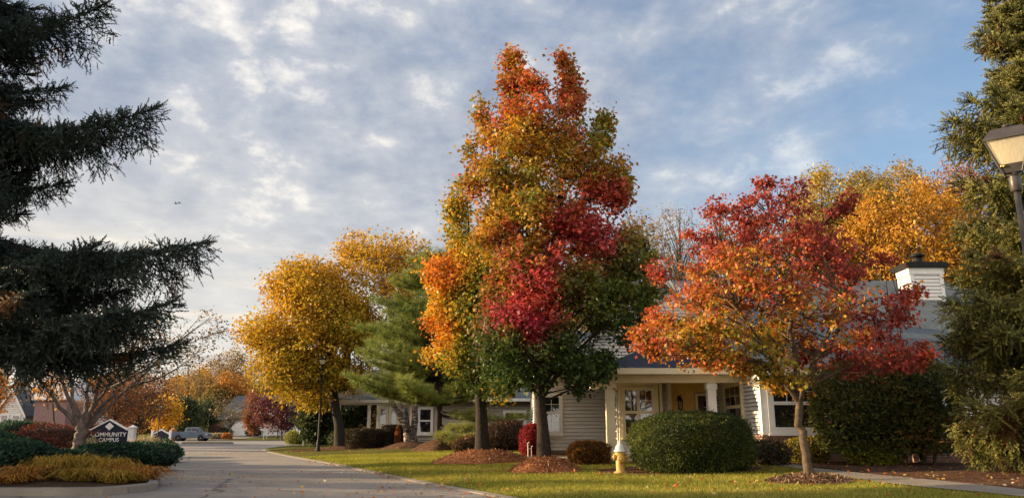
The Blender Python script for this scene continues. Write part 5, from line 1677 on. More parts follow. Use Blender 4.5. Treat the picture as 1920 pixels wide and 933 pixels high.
lawn_blades()
rng = np.random.default_rng(120)
n = 2000; P = []
while len(P) < n:
    cx, cy, s = [(bA.x, bA.y, 2.2), (bC.x, bC.y, 2.0), (bB.x, bB.y, 2.4), (-1, 16, 3), (8, 16, 4), (-11, 43, 4), (-8.5, 20, 3)][rng.integers(0, 7)]
    x = cx + rng.normal() * s; y = cy + rng.normal() * s * .7
    if rng.uniform() < .10: y = rng.uniform(13, 34); x = KR(y) - abs(rng.normal()) * .35
    if y < 10.5 or (x < KL(y) + .2 and y > 14.5): continue
    P.append((x, y, G(x, y) + (.035 if x > KR(y) else .012)))
P = np.array(P); fr = rotframes(rng.normal(size=(n, 3)) * np.array([1, 1, .3]), rng.normal(size=(n, 3)) * .4 + np.array([0, 0, 1]))
o = big('fallen_leaves', scatter(LEAF_T, P, fr, rng.uniform(.05, .10, n)), None, M['leaf'], None, jitter(palette([(0, (.35, .05, .03)), (.4, (.5, .2, .04)), (.8, (.55, .4, .12)), (1, (.6, .5, .35))], rng.uniform(size=n)), rng))
tag(o, 'scattered fallen maple leaves on lawn and street', 'leaves', kind='stuff')
# wood chips on the mounds
for (cc_, rx, ry, h, pal, nm) in (((bA.x, bA.y), .95, 1.2, .42, 0, 'maple'), ((bB.x - .05, bB.y), 1.75, 1.7, .46, 0, 'b'), ((bC.x, bC.y), .86, .95, .15, 1, 'c')):
    n = 4200; r = np.sqrt(rng.uniform(0, 1, n)) * .99; a = rng.uniform(0, 6.283, n)
    x = cc_[0] + rx * r * np.cos(a); y = cc_[1] + ry * r * np.sin(a)
    z = np.array([G(i, j) for i, j in zip(x, y)]) - .015 + h * MD(r)
    fr = rotframes(rng.normal(size=(n, 3)) * np.array([1, 1, .5]), rng.normal(size=(n, 3)) * .5 + np.array([0, 0, 1]))
    T = np.array([(0, -.16, 0), (1, -.12, .02), (1, .14, .03), (0, .16, .01)])
    pl = [(0, (.12, .04, .018)), (.6, (.30, .125, .06)), (1, (.48, .26, .14))] if pal == 0 else [(0, (.05, .03, .02)), (.6, (.18, .10, .06)), (1, (.36, .23, .15))]
    o = big('wood_chips', scatter(T, np.stack([x, y, z], 1), fr, rng.uniform(.03, .085, n)), None, M['needle'], None, palette(pl, rng.uniform(size=n)))
    tag(o, {'maple': 'reddish wood chips on the mound of the tall maple', 'b': 'reddish wood chips on the broad mound behind', 'c': 'brown wood chips on the low mound of the small red maple'}[nm], 'wood chips', kind='stuff')

# ------------------------------------------------------------------ street furniture and other objects
# fire hydrant
q = gp(1164, 887); hb = Vector((q.x, q.y, q.z))
mt_y = rough_mat('hydrant_yellow', (.40, .26, .07), (.54, .37, .11), 7, .5, bs_=.08)
mt_w = rough_mat('hydrant_silver_white', (.48, .50, .54), (.62, .64, .68), 9, .45, bs_=.06)
hy = empty('fire_hydrant', hb, 'yellow fire hydrant with a silver white bonnet on the lawn by the round shrub', 'fire hydrant')
s = 60 * mpp(q.y, .5) / .80
w = MB(); w.lathe(hb, [(.17 * s, -.02), (.17 * s, .035 * s), (.15 * s, .045 * s), (.115 * s, .06 * s), (.11 * s, .09 * s), (.115 * s, .30 * s), (.118 * s, .44 * s), (.145 * s, .46 * s), (.145 * s, .485 * s), (.12 * s, .50 * s), (.118 * s, .52 * s)], 24)
w.build('barrel', mt_y, hy)
w = MB(); w.lathe(hb + Vector((0, 0, .52 * s)), [(.155 * s, 0), (.16 * s, .012 * s), (.16 * s, .03 * s), (.135 * s, .045 * s), (.125 * s, .09 * s), (.10 * s, .15 * s), (.06 * s, .195 * s), (.035 * s, .21 * s), (.03 * s, .25 * s), (.015 * s, .275 * s), (0, .28 * s)], 24)
for k in range(8):
    t = 2 * math.pi * k / 8; w.lathe(hb + Vector((.14 * s * math.cos(t), .14 * s * math.sin(t), .55 * s)), [(.014, 0), (.014, .02), (0, .024)], 6)
w.build('bonnet', mt_w, hy)
for sx, r_ in ((-1, .06), (1, .06)):
    w = MB(); w.lathe(hb + Vector((sx * .09 * s, 0, .40 * s)), [(r_ * s, 0), (r_ * s, .05 * s), (r_ * 1.25 * s, .055 * s), (r_ * 1.25 * s, .085 * s), (r_ * .5 * s, .09 * s), (.018, .095 * s), (.018, .12 * s), (0, .122 * s)], 12, (sx, 0, 0)); w.build('side_nozzle', mt_y, hy)
w = MB(); w.lathe(hb + Vector((0, -.09 * s, .36 * s)), [(.08 * s, 0), (.08 * s, .05 * s), (.10 * s, .055 * s), (.10 * s, .09 * s), (.05 * s, .10 * s), (.02, .105 * s), (.02, .13 * s), (0, .132 * s)], 14, (0, -1, 0)); w.build('front_nozzle', mt_y, hy)

# white pipe stand beside the red bush
q = gx(990, 29.0)
w = MB(); w.tube([q, q + Vector((0, 0, .5)), q + Vector((.05, 0, .53))], .014, 8); w.tube([q + Vector((.13, .0, 0)), q + Vector((.13, 0, .38)), q + Vector((.17, 0, .4))], .014, 8); w.tube([q + Vector((0, 0, .3)), q + Vector((.13, 0, .3))], .010, 6)
tag(w.build('vent_pipe', M['white_metal']), 'white double standpipe in the bed below the crimson bush', 'pipe')


# near lamp post, right edge
def lamp_post(name, label, base, H, head, group, mat, simple=False, rz=.0):
    root = empty(name, base, label, 'lamp post', group, rz)
    B = Vector((0, 0, 0)); L = []
    def put(n_, w_, m_, par):
        me_o = w_.build(n_, m_); 
        # built at the origin: shift into place
        loc = me_o.location.copy(); me_o.data.transform(Matrix.Translation(loc)); me_o.location = (0, 0, 0); me_o.parent = par
        return me_o
    pr = .043 if not simple else .06
    w = MB(); w.lathe(B, [(.14, 0), (.14, .05), (.10, .08), (.09, .5), (.07, .56), (pr, .6), (pr * .72, H - .22)], 14); put('post', w, M[mat], root)
    w = MB(); w.lathe(B + Vector((0, 0, H - .22)), [(.045, 0), (.062, .02), (.062, .16), (.05, .2), (.09, .22)], 14); put('collar', w, M[mat], root)
    hw = head * .36; bw = head * .15; z0 = H; z1 = H + head * .62; z2 = H + head * .86
    z0b = H + head * .16; tb = bw + (hw - bw) * (z0b - z0) / (z1 - z0)
    def fr(h0, zz): return [Vector((a * h0, b_ * h0, zz)) for a, b_ in ((-1, -1), (1, -1), (1, 1), (-1, 1))]
    w = MB(); a = fr(bw, z0) + fr(tb, z0b); w.add(a, [(0, 1, 2, 3)[::-1], (4, 5, 6, 7)] + [(i, (i + 1) % 4, (i + 1) % 4 + 4, i + 4) for i in range(4)])
    lo_ = fr(bw * 1.0, z0); hi_ = fr(hw * 1.01, z1)
    for i in range(4): w.tube([lo_[i], hi_[i]], head * .020, 5)
    hh = put('head_frame', w, M[mat], root)
    w = MB(); a = fr(tb * .985, z0b) + fr(hw * .97, z1 - .005)
    w.add(a, [(i, (i + 1) % 4, (i + 1) % 4 + 4, i + 4) for i in range(4)]); put('glass', w, M['frost'], root)
    w = MB(); a = fr(hw * 1.10, z1) + fr(hw * 1.10, z1 + .012) + fr(hw * .72, z2)
    w.add(a, [(0, 1, 2, 3)[::-1], (8, 9, 10, 11)] + [(i, (i + 1) % 4, (i + 1) % 4 + 4, i + 4) for i in range(4)] + [(i + 4, (i + 1) % 4 + 4, (i + 1) % 4 + 8, i + 8) for i in range(4)])
    w.lathe((0, 0, z2), [(.035, 0), (.03, .05), (.05, .055), (.05, .075), (0, .09)], 10)
    put('cap', w, M[mat], root)
    if not simple:
        w = MB(); w.lathe((0, 0, z0b), [(.03, 0), (.03, .08), (.055, .09), (.06, .2), (.03, .27), (0, .28)], 12); put('bulb_cover', w, M['frost'], root)
        w = MB(); w.lathe((-.16 * head, -tb - .0, z0b - .02), [(.016, 0), (.016, .012), (0, .014)], 6, (0, -1, 0)); w.lathe((-.12 * head, -tb - .0, z0b - .02), [(.016, 0), (.016, .012), (0, .014)], 6, (0, -1, 0)); put('screw', w, rough_mat('brass_screw', (.5, .33, .08), (.6, .4, .1), 5, .3, metal=1), root)
    return root


yl_ = 8.6; pl_ = at(1901, 326, yl_)
lamp_post('lamp_post', 'tall dark lantern style lamp post close by at the right edge', Vector((pl_.x, yl_, G(pl_.x, yl_))), pl_.z - G(pl_.x, yl_), .62, 'street lamp posts', 'lamp_metal', rz=R(-38))
lamps = [(596, 42.3, 5.0, 'black lamp post partly hidden by the large golden tree'), (520, 112.0, 4.4, 'distant lamp post beside the purple tree'), (294, 84.0, 4.0, 'distant lamp post above the yellow kerb block'), (389, 118.0, 4.3, 'distant lamp post right behind the pickup truck')]
for u, y, h, lb in lamps:
    q = gx(u, y); lamp_post('lamp_post', lb, q, h - .5, .5, 'street lamp posts', 'black_metal', True)


# mailboxes
def mailbox(label, u, y, n_=1, wid=.24, sc=1.0, rz=0.0):
    q = gx(u, y); r_ = empty('mailbox', q, label, 'mailbox', 'white mailboxes on posts')
    w = MB(); w.box(q.x - .05, q.x + .05, q.y - .05, q.y + .05, q.z - .05, q.z + .95 * sc); w.build('post', M['white_paint'], r_)
    L = .24 * n_ * sc; z0 = q.z + .96 * sc
    w = MB(); prof = [(-.11, 0), (.11, 0)] + [(.11 * math.cos(t), .12 + .11 * math.sin(t)) for t in np.linspace(0, math.pi, 9)]
    k = len(prof); vs = [(q.x - L, q.y + a * 1.0, z0 + b_) for a, b_ in prof] + [(q.x + L, q.y + a, z0 + b_) for a, b_ in prof]
    w.add(vs, [tuple(range(k)), tuple(range(2 * k - 1, k - 1, -1))] + [(i, i + k, (i + 1) % k + k, (i + 1) % k) for i in range(k)]); w.build('box', M['white_metal'], r_)
    w = MB(); w.box(q.x - .02, q.x + .0, q.y - .135, q.y - .112, z0 + .1, z0 + .26); w.box(q.x - .02, q.x + .10, q.y - .137, q.y - .138 + .006, z0 + .2, z0 + .26); w.build('flag', M['red_paint'], r_)
    return r_


mailbox('white mailbox nearest the camera, at the street corner lawn', 568, 61, 2.2, sc=1.05)
mailbox('small white mailbox left of the distant stop sign', 494, 108, 1.6, sc=1.25)
mailbox('small white mailbox right of the distant lamp post', 531, 110, 1.6, sc=1.25)

# stop sign
q = gx(500, 113); r_ = empty('stop_sign', q, 'distant red stop sign in front of the garage doors', 'stop sign')
w = MB(); w.box(q.x - .04, q.x + .04, q.y - .02, q.y + .02, q.z, q.z + 1.75); w.build('post', M['white_metal'], r_)
def octo(rad, y0, y1, z):
    w = MB(); p = [Vector((q.x + rad * math.cos(math.pi / 8 + i * math.pi / 4), y0, z + rad * math.sin(math.pi / 8 + i * math.pi / 4))) for i in range(8)]
    return w.slab(p, y1 - y0, (0, 1, 0))
octo(.44, q.y - .04, q.y - .022, q.z + 1.75).build('rim', M['white_metal'], r_)
pn = octo(.41, q.y - .050, q.y - .042, q.z + 1.75).build('plate', M['red_paint'], r_)


def text(body, loc, size, mat, parent, name='lettering', rz=0.0, ext=.004, sx=1.0, font_weight=.0):
    cu = bpy.data.curves.new(name, 'FONT'); cu.body = body; cu.size = size; cu.extrude = ext; cu.offset = font_weight; cu.align_x = 'CENTER'; cu.align_y = 'CENTER'; cu.space_character = 1.05
    o = bpy.data.objects.new(name, cu); COL.objects.link(o)
    o.rotation_euler = (R(90), 0, rz); o.location = loc; o.scale = (sx, 1, 1)
    bpy.context.view_layer.update()
    dg = bpy.context.evaluated_depsgraph_get(); me = bpy.data.meshes.new_from_object(o.evaluated_get(dg)); me.transform(o.matrix_world.copy())
    bpy.data.objects.remove(o); me.materials.clear(); me.materials.append(mat)
    return link(name, me, parent)


text('STOP', (q.x, q.y - .052, q.z + 1.75), .34, M['white_metal'], pn, sx=.85, font_weight=.008)

# community sign
ys_ = 34.0
sR = at(246, 828, ys_); sL = at(108, 828, ys_)
base = Vector(((sR.x + sL.x) / 2, ys_, G(sR.x, ys_)))
sg = empty('community_sign', base, 'navy and white gabled sign reading COMMUNITY CAMPUS between white posts', 'sign')
zt = at(240, 801, ys_).z; zb = base.z
for x in (sL.x, sR.x):
    w = MB(); w.box(x - .125, x + .125, ys_ - .125, ys_ + .125, zb - .1, zt - .02); w.box(x - .16, x + .16, ys_ - .16, ys_ + .16, zt - .02, zt + .025)
    w.add([(x - .15, ys_ - .15, zt + .025), (x + .15, ys_ - .15, zt + .025), (x + .15, ys_ + .15, zt + .025), (x - .15, ys_ + .15, zt + .025), (x, ys_, zt + .12)], [(0, 1, 4), (1, 2, 4), (2, 3, 4), (3, 0, 4)])
    w.build('post', M['white_paint'], sg)
xa = sL.x + .126; xb = sR.x - .126; ca = at(207, 790, ys_).x; zs = at(225, 806, ys_).z; zp = at(207, 787.5, ys_).z; hw_ = .78
pl = [(xa, ys_ - .05, zb + .25), (xb, ys_ - .05, zb + .25), (xb, ys_ - .05, zs), (ca + hw_, ys_ - .05, zs), (ca, ys_ - .05, zp), (ca - hw_, ys_ - .05, zs), (xa, ys_ - .05, zs)]
w = MB(); w.slab(pl, .1, (0, 1, 0)); pnl = w.build('board', M['navy'], sg)
w = MB(); tk = .045
for a, b_ in (((xa, zs), (ca - hw_, zs)), ((ca - hw_, zs), (ca, zp)), ((ca, zp), (ca + hw_, zs)), ((ca + hw_, zs), (xb, zs))):
    w.slab([(a[0], ys_ - .075, a[1] + .002), (b_[0], ys_ - .075, b_[1] + .002), (b_[0], ys_ - .075, b_[1] + tk + .012), (a[0], ys_ - .075, a[1] + tk + .012)], .15, (0, 1, 0))
w.build('top_moulding', M['white_paint'], sg)
dc = at(206.5, 798.5, ys_); w = MB(); w.slab([(dc.x - .19, ys_ - .058, dc.z), (dc.x, ys_ - .058, dc.z - .165), (dc.x + .19, ys_ - .058, dc.z), (dc.x, ys_ - .058, dc.z + .165)], .008, (0, 1, 0)); w.build('diamond', M['white_paint'], pnl)
t1 = at(204.5, 814, ys_); text('COMMUNITY', (t1.x, ys_ - .055, t1.z), .24, M['white_paint'], pnl, sx=1.02, font_weight=.003)
t2 = at(205, 823.5, ys_); text('CAMPUS', (t2.x, ys_ - .055, t2.z - .01), .22, M['white_paint'], pnl, sx=1.0, font_weight=.003)

# distant twin of the sign
q = gx(301, 96); zz_ = q.z
s2 = empty('estate_sign', q, 'small distant white gabled sign frame across the street', 'sign')
for dx in (-1.1, 1.1):
    w = MB(); w.box(q.x + dx - .12, q.x + dx + .12, q.y - .1, q.y + .1, zz_, zz_ + 1.3); w.build('post', M['white_paint'], s2)
w = MB(); w.slab([(q.x - .97, q.y - .04, zz_ + .3), (q.x + .97, q.y - .04, zz_ + .3), (q.x + .97, q.y - .04, zz_ + .8), (q.x, q.y - .04, zz_ + 1.3), (q.x - .97, q.y - .04, zz_ + .8)], .08, (0, 1, 0)); w.build('board', M['navy'], s2)
w = MB()
for sgn in (-1, 1): w.slab([(q.x, q.y - .08, zz_ + 1.31), (q.x + sgn * .97, q.y - .08, zz_ + .81), (q.x + sgn * .97, q.y - .08, zz_ + .93), (q.x, q.y - .08, zz_ + 1.5)], .16, (0, 1, 0))
w.build('top_moulding', M['white_paint'], s2)

# yellow block at the street edge and a traffic island
q = gx(304, 71.5); w = MB()
w.slab([(q.x - .55, q.y - .12, .0), (q.x + .55, q.y - .12, .0), (q.x + .55, q.y - .05, .28), (q.x - .55, q.y - .05, .28)], .3, (0, 1, 0)); w.slab([(q.x - .5, q.y + .0, .28), (q.x + .5, q.y + .0, .28), (q.x + .5, q.y + .2, .28), (q.x - .5, q.y + .2, .28)], -.05)
tag(w.build('kerb_block', M['yellow_paint']), 'bright yellow painted block at the left kerb before the crossing', 'kerb block')
iy = 76.5; xl_, xr_ = gx(341, iy).x, gx(437, iy).x
P = [(xl_ + 2.0 * (1 - math.cos(t)) * 0 + (xr_ - xl_) * (.5 + .5 * math.cos(t)), iy + 1.3 * math.sin(t)) for t in np.linspace(0, 2 * math.pi, 28, endpoint=False)]
w = MB(); w.slab([(a, b_, .15) for a, b_ in P], .16); tag(w.build('traffic_island', M['conc']), kind='structure')
w = MB(); w.slab([(.5 * (xl_ + xr_) + (a - .5 * (xl_ + xr_)) * .95, iy + (b_ - iy) * .8, .175) for a, b_ in P], .02); tag(w.build('island_turf', M['grass']), kind='structure')


# pickup truck
def pickup():
    y = 99.0; xa_ = gx(324, y).x; xb_ = gx(393, y).x; Lr = xb_ - xa_; z0 = 0.0
    root = empty('pickup_truck', Vector(((xa_ + xb_) / 2, y, 0)), 'grey blue crew cab pickup truck crossing the far street', 'pickup truck')
    k = Lr / 5.6; hk = k * 1.1
    def side(pts, y0, y1): # profile in (x along truck from tail, z)
        w = MB(); p = [Vector((xa_ + a * k, y0, c * hk)) for a, c in pts]; return w.slab(p, y1 - y0, (0, 1, 0))
    W0, W1 = y - .95 * k, y + .95 * k
    body = [(.05, .62), (.05, 1.25), (1.95, 1.27), (1.95, 1.30), (4.35, 1.22), (5.25, 1.12), (5.48, .98), (5.52, .6), (5.4, .42), (4.95, .42)]
    def arch(cx): return [(cx + .46 * math.cos(t), .42 + .46 * max(0, math.sin(t))) for t in np.linspace(0, math.pi, 9)]
    body = body[:-1] + arch(4.55) + arch(1.12) + [(.1, .45)]
    bo = side(body, W0, W1)
    b_o = bo.build('body', M['blue_paint'], root)
    md = b_o.modifiers.new('bevel', 'BEVEL'); md.width = .05; md.segments = 2; md.limit_method = 'ANGLE'
    w = MB(); t_ = [(1.98, 1.28), (2.12, 1.80), (2.35, 1.88), (3.55, 1.88), (3.75, 1.82), (4.42, 1.24)]
    i0, i1 = W0 + .1 * k, W1 - .1 * k
    p0 = [Vector((xa_ + a * k, i0 + (.13 if c > 1.5 else 0), c * hk)) for a, c in t_]; p1 = [Vector((xa_ + a * k, i1 - (.13 if c > 1.5 else 0), c * hk)) for a, c in t_]
    n = len(t_); w.add(p0 + p1, [tuple(range(n)), tuple(range(2 * n - 1, n - 1, -1))] + [(i, (i + 1) % n, (i + 1) % n + n, i + n) for i in range(n)])
    cab = w.build('cab', M['blue_paint'], root)
    for sgn, yy in ((-1, i0), (1, i1)):
        for (a, b_) in ((2.25, 2.95), (3.03, 3.85)):
            w = MB(); o_ = sgn * .012
            r1 = 1.76; r0_ = 1.34
            f = lambda c: (yy - sgn * .13 * (c - 1.24) / .6 + o_ + sgn * .0)
            top_b = min(b_, 3.68 if b_ > 3.5 else b_)
            w.add([(xa_ + (a + (.05 if a < 2.5 else 0)) * k, f(r0_) , r0_ * hk), (xa_ + (b_ + (.28 if b_ > 3.5 else 0)) * k, f(r0_), r0_ * hk), (xa_ + top_b * k, f(r1), r1 * hk), (xa_ + (a + (.12 if a < 2.5 else 0)) * k, f(r1), r1 * hk)], [(0, 1, 2, 3)])
            w.build('side_window', M['glass_dark'], cab)
    w = MB(); w.slab([(xa_ + 3.80 * k, i0 + .16, 1.80 * hk), (xa_ + 4.38 * k, i0 + .06, 1.27 * hk), (xa_ + 4.38 * k, i1 - .06, 1.27 * hk), (xa_ + 3.80 * k, i1 - .16, 1.80 * hk)], .02, (.6, 0, .6)); w.build('windscreen', M['glass_dark'], cab)
    for cx in (1.12, 4.55):
        for yy, s_ in ((W0 + .1, -1), (W1 - .1, 1)):
            c = Vector((xa_ + cx * k, yy, .40 * hk))
            w = MB(); w.lathe(c - Vector((0, s_ * .12, 0)), [(.24, 0), (.38, 0), (.41, .04), (.41, .2), (.38, .24), (.25, .24)], 24, (0, s_, 0)); wh = w.build('wheel', M['rubber'], root)
            w = MB(); w.lathe(c + Vector((0, s_ * .07, 0)), [(.25, 0), (.26, .03), (.22, .05), (.06, .02), (.05, .05), (0, .055)], 14, (0, s_, 0)); w.build('rim', M['steel'], wh)
    w = MB(); w.box(xa_ + 5.48 * k, xa_ + 5.62 * k, W0 + .05, W1 - .05, .42 * hk, .68 * hk); w.build('front_bumper', M['steel'], root)
    w = MB(); w.box(xa_ - .07 * k, xa_ + .08 * k, W0 + .05, W1 - .05, .5 * hk, .7 * hk); w.build('rear_bumper', M['steel'], root)
    for yy in (W0 - .008, W1 - .05):
        w = MB(); w.box(xa_ + .03 * k, xa_ + .16 * k, yy, yy + .06, .85 * hk, 1.15 * hk); w.build('tail_lamp', M['tailred'], root)
        w = MB(); w.box(xa_ + 5.25 * k, xa_ + 5.50 * k, yy, yy + .06, .80 * hk, 1.0 * hk); w.build('headlight', M['frost'], root)
        w = MB(); w.box(xa_ + 3.95 * k, xa_ + 4.1 * k, yy - .12 if yy < y else yy + .05, yy + .0 if yy < y else yy + .2, 1.30 * hk, 1.48 * hk); w.build('mirror', M['black_metal'], root)
    w = MB(); w.box(xa_ + .2 * k, xa_ + 1.85 * k, W0 + .1, W1 - .1, 1.276 * hk, 1.282 * hk); w.build('bed_cover', M['rubber'], root)
    for a in (2.97, 2.02): 
        w = MB(); w.box(xa_ + a * k, xa_ + (a + .015) * k, W0 - .004, W0 - .001, .55 * hk, 1.24 * hk); w.build('door_seam', M['rubber'], root)
    for a in (2.8, 3.75):
        w = MB(); w.box(xa_ + a * k, xa_ + (a + .13) * k, W0 - .03, W0 - .002, 1.06 * hk, 1.10 * hk); w.build('door_handle', M['steel'], root)


pickup()

# porch chair (high back patio chair)
cx_, cy_, cz_ = gx(1392, 24.9).x + .05, 24.9, .30
ch = empty('patio_chair', (cx_, cy_, cz_), 'bronze patio chair with a mesh sling on the porch by the side window', 'chair')
cf = Frame((cx_ - .27, cy_ - .0), (cx_ + .27, cy_ + .0))
w = MB()
for s in (0, .54):
    w.tube([cf.pt(s, cz_ + .02, .22), cf.pt(s, cz_ + .44, .25), cf.pt(s, cz_ + .42, -.2), cf.pt(s, cz_ + .02, -.28)], .015, 6)
    w.tube([cf.pt(s, cz_ + .42, -.2), cf.pt(s, cz_ + .75, -.27), cf.pt(s, cz_ + 1.0, -.36)], .015, 6)
    w.tube([cf.pt(s, cz_ + .44, .25), cf.pt(s, cz_ + .64, .2), cf.pt(s, cz_ + .66, -.24)], .015, 6)
w.tube([cf.pt(0, cz_ + 1.0, -.36), cf.pt(.27, cz_ + 1.04, -.38), cf.pt(.54, cz_ + 1.0, -.36)], .015, 6)
w.build('frame', M['black_metal'], ch)
w = MB(); w.slab([cf.pt(.02, cz_ + .43, .24), cf.pt(.52, cz_ + .43, .24), cf.pt(.52, cz_ + .41, -.2), cf.pt(.02, cz_ + .41, -.2)], .012); w.build('seat', M['sling'], ch)
w = MB(); w.slab([cf.pt(.02, cz_ + .42, -.2), cf.pt(.52, cz_ + .42, -.2), cf.pt(.52, cz_ + .98, -.355), cf.pt(.02, cz_ + .98, -.355)], .012, (0, 1, 0)); w.build('backrest', M['sling'], ch)

# low brick garden wall under the right spruce
q1 = gx(1725, 21.0); q2 = gx(1960, 20.2)
Fw = Frame((q1.x, 21.3), (q2.x, 20.4)); w = MB(); w.lbox(Fw, 0, Fw.L, .2, .78, -.2, 0); w.lbox(Fw, -.03, Fw.L + .03, .781, .84, -.23, .03)
tag(w.build('garden_wall', M['brick']), 'low brick garden wall in the shade under the right spruce', 'wall')

# two birds far off in the sky
for i, (u, v, sz) in enumerate([(331, 382, .5), (337, 381, .42)]):
    p = at(u, v, 120); b_r = MB()
    b_r.lathe(p + Vector((-.35 * sz * 2, 0, 0)), [(.01, 0), (.06 * sz * 2, .12 * sz * 2), (.075 * sz * 2, .3 * sz * 2), (.05 * sz * 2, .5 * sz * 2), (.04 * sz * 2, .6 * sz * 2), (.01, .7 * sz * 2)], 8, (1, 0, .1))
    for sgn in (-1, 1):
        b_r.slab([p + Vector((.12 * sz, sgn * .02, .03)), p + Vector((-.15 * sz, sgn * .02, .03)), p + Vector((-.25 * sz, sgn * 1.1 * sz, .35 * sz)), p + Vector((-.05 * sz, sgn * 1.0 * sz, .38 * sz)), p + Vector((.10 * sz, sgn * .5 * sz, .28 * sz))], .02)
    b_r.slab([p + Vector((-.35 * sz * 2, -.03, 0)), p + Vector((-.35 * sz * 2, .03, 0)), p + Vector((-.5 * sz * 2, .1 * sz, 0)), p + Vector((-.5 * sz * 2, -.1 * sz, 0))], .01)
    tag(b_r.build('bird', M['black_metal']), ['tiny bird in flight, left one of the two in the grey sky', 'tiny bird in flight, right one of the two in the grey sky'][i], 'bird', 'birds in flight')

# ------------------------------------------------------------------ trees further off
def ell(u, v, ru, rv, y, n=16, pw=1.0, seed=0):
    """outline of a crown: centre and half sizes in photo pixels at depth y, bumpy"""
    r = random.Random(seed); o = []
    for i in range(n):
        t = 2 * math.pi * i / n; k = 1 + r.uniform(-.14, .10)
        p = at(u + ru * k * math.cos(t), v - rv * k * math.sin(t), y); o.append((p.x, max(p.z, .3)))
    return o


def colpal(stops, lowdark=.0, s=1.0, seed=200):
    def f(P, cc, rng):
        t = np.clip(.5 + .3 * vnoise(cc, .8 * s, seed) + rng.normal(size=len(P)) * .15, 0, 1)
        return jitter(palette(stops, t), rng)
    return f


BRG = [(0, (.14, .09, .04)), (.5, (.30, .20, .09)), (1, (.44, .32, .16))]
GLD = [(0, (.26, .16, .03)), (.5, (.52, .30, .04)), (1, (.66, .42, .07))]
OLV = [(0, (.07, .07, .03)), (.5, (.19, .15, .05)), (1, (.34, .24, .07))]
ORN = [(0, (.30, .12, .03)), (.5, (.55, .26, .05)), (1, (.66, .36, .08))]
GRN = [(0, (.02, .032, .016)), (.5, (.045, .065, .028)), (1, (.09, .11, .045))]
PUR = [(0, (.045, .018, .025)), (.5, (.12, .035, .045)), (1, (.30, .12, .10))]
RST = [(0, (.16, .06, .04)), (.5, (.30, .12, .07)), (1, (.42, .20, .12))]


def far_tree(label, u, vb, v0, v1, ru, y, pal, group, seed, leaves=14, ncl=170, ls=.34, bark='bark', name='tree', sig=.5, nl=26, r0=None, lean=0, steep=1.1, depth=.9, crown_low=None, twr=.02, **kw):
    q = gx(u, y); o = ell(u + lean, (v0 + v1) / 2, ru, (v1 - v0) / 2, y, 18, seed=seed)
    tp = at(u + lean, v0 + (v1 - v0) * .12, y)
    r0 = r0 or max(.08, (tp.z - q.z) * .016)
    zl = at(u, v1, y).z
    return broadleaf(name, label, 'tree', (q.x, q.y, q.z), (tp.x, y, tp.z), r0, o, ncl, leaves, ls, colpal(pal, seed=seed + 200), nlimb=nl, sig=sig, fork=max(q.z + .6, zl - .2), bark=bark, T=LEAF_O, seed=seed, flat=.8, steep=steep, group=group, depth=depth, twig_r=twr, **kw)


# woods behind the house on the right
g = 'autumn woods behind the white house'
far_tree('thin straw coloured tree at the left end of the woods behind the house', 1205, 0, 395, 560, 45, 52, BRG, g, 301, 8, 260, .22, sig=.35, nl=60, steep=1.8)
far_tree('bare twiggy grey tree with upswept branches behind the house', 1275, 0, 368, 560, 62, 54, BRG, g, 302, 5, 420, .17, sig=.3, nl=110, steep=2.2, twr=.022)
far_tree('half bare straw tree directly left of the small red maple crown', 1345, 0, 420, 600, 50, 50, BRG, g, 303, 10, 250, .22, sig=.35, nl=60, steep=1.8)
far_tree('olive gold tree standing above the top of the small red maple', 1540, 0, 322, 560, 62, 50, [(0, (.20, .15, .04)), (.5, (.42, .30, .06)), (1, (.55, .42, .12))], g, 304, 34, 460, .24, nl=60, steep=1.7, sig=.4)
far_tree('tall green gold tree with a pointed top left of the bright golden tree', 1620, 0, 322, 560, 60, 54, [(0, (.16, .13, .04)), (.5, (.34, .25, .06)), (1, (.5, .36, .08))], g, 305, 36, 460, .24, nl=60, steep=1.7, sig=.4)
far_tree('highest olive brown tree of the woods right of centre', 1690, 0, 306, 560, 70, 56, [(0, (.16, .12, .04)), (.5, (.36, .24, .06)), (1, (.52, .34, .08))], g, 306, 36, 480, .24, nl=60, steep=1.7, sig=.4)
far_tree('large bright golden tree behind the chimney', 1705, 0, 330, 600, 128, 46, [(0, (.30, .17, .03)), (.5, (.55, .29, .04)), (1, (.66, .38, .06))], g, 307, 26, 640, .24, nl=90, steep=1.5, sig=.36, gap=-.05, gapf=1.1)
far_tree('reddish brown thin tree beside the right spruce', 1790, 0, 290, 520, 60, 48, [(0, (.24, .10, .06)), (.5, (.42, .20, .10)), (1, (.52, .3, .16))], g, 308, 12, 320, .22, nl=70, steep=1.9, sig=.35)
far_tree('second golden tree low behind the right spruce', 1830, 0, 400, 620, 90, 44, GLD, g, 309, 26, 380, .26, nl=50, steep=1.5)
far_tree('golden brown tree filling the gap above the roof ridge', 1440, 0, 430, 620, 90, 52, OLV, g, 310, 22, 320, .26, nl=50, steep=1.5)
far_tree('olive tree behind the tall maple and the house roof', 1130, 0, 520, 700, 100, 52, OLV, g, 311, 24, 320, .28, nl=50, steep=1.5)
far_tree('golden brown tree behind the grey tan house', 960, 0, 560, 740, 100, 66, OLV, g, 312, 24, 320, .34, nl=50, steep=1.5)
far_tree('yellow brown tree behind the pine and the grey tan house', 820, 0, 570, 745, 90, 68, GLD, g, 313, 22, 300, .34, nl=50, steep=1.5)

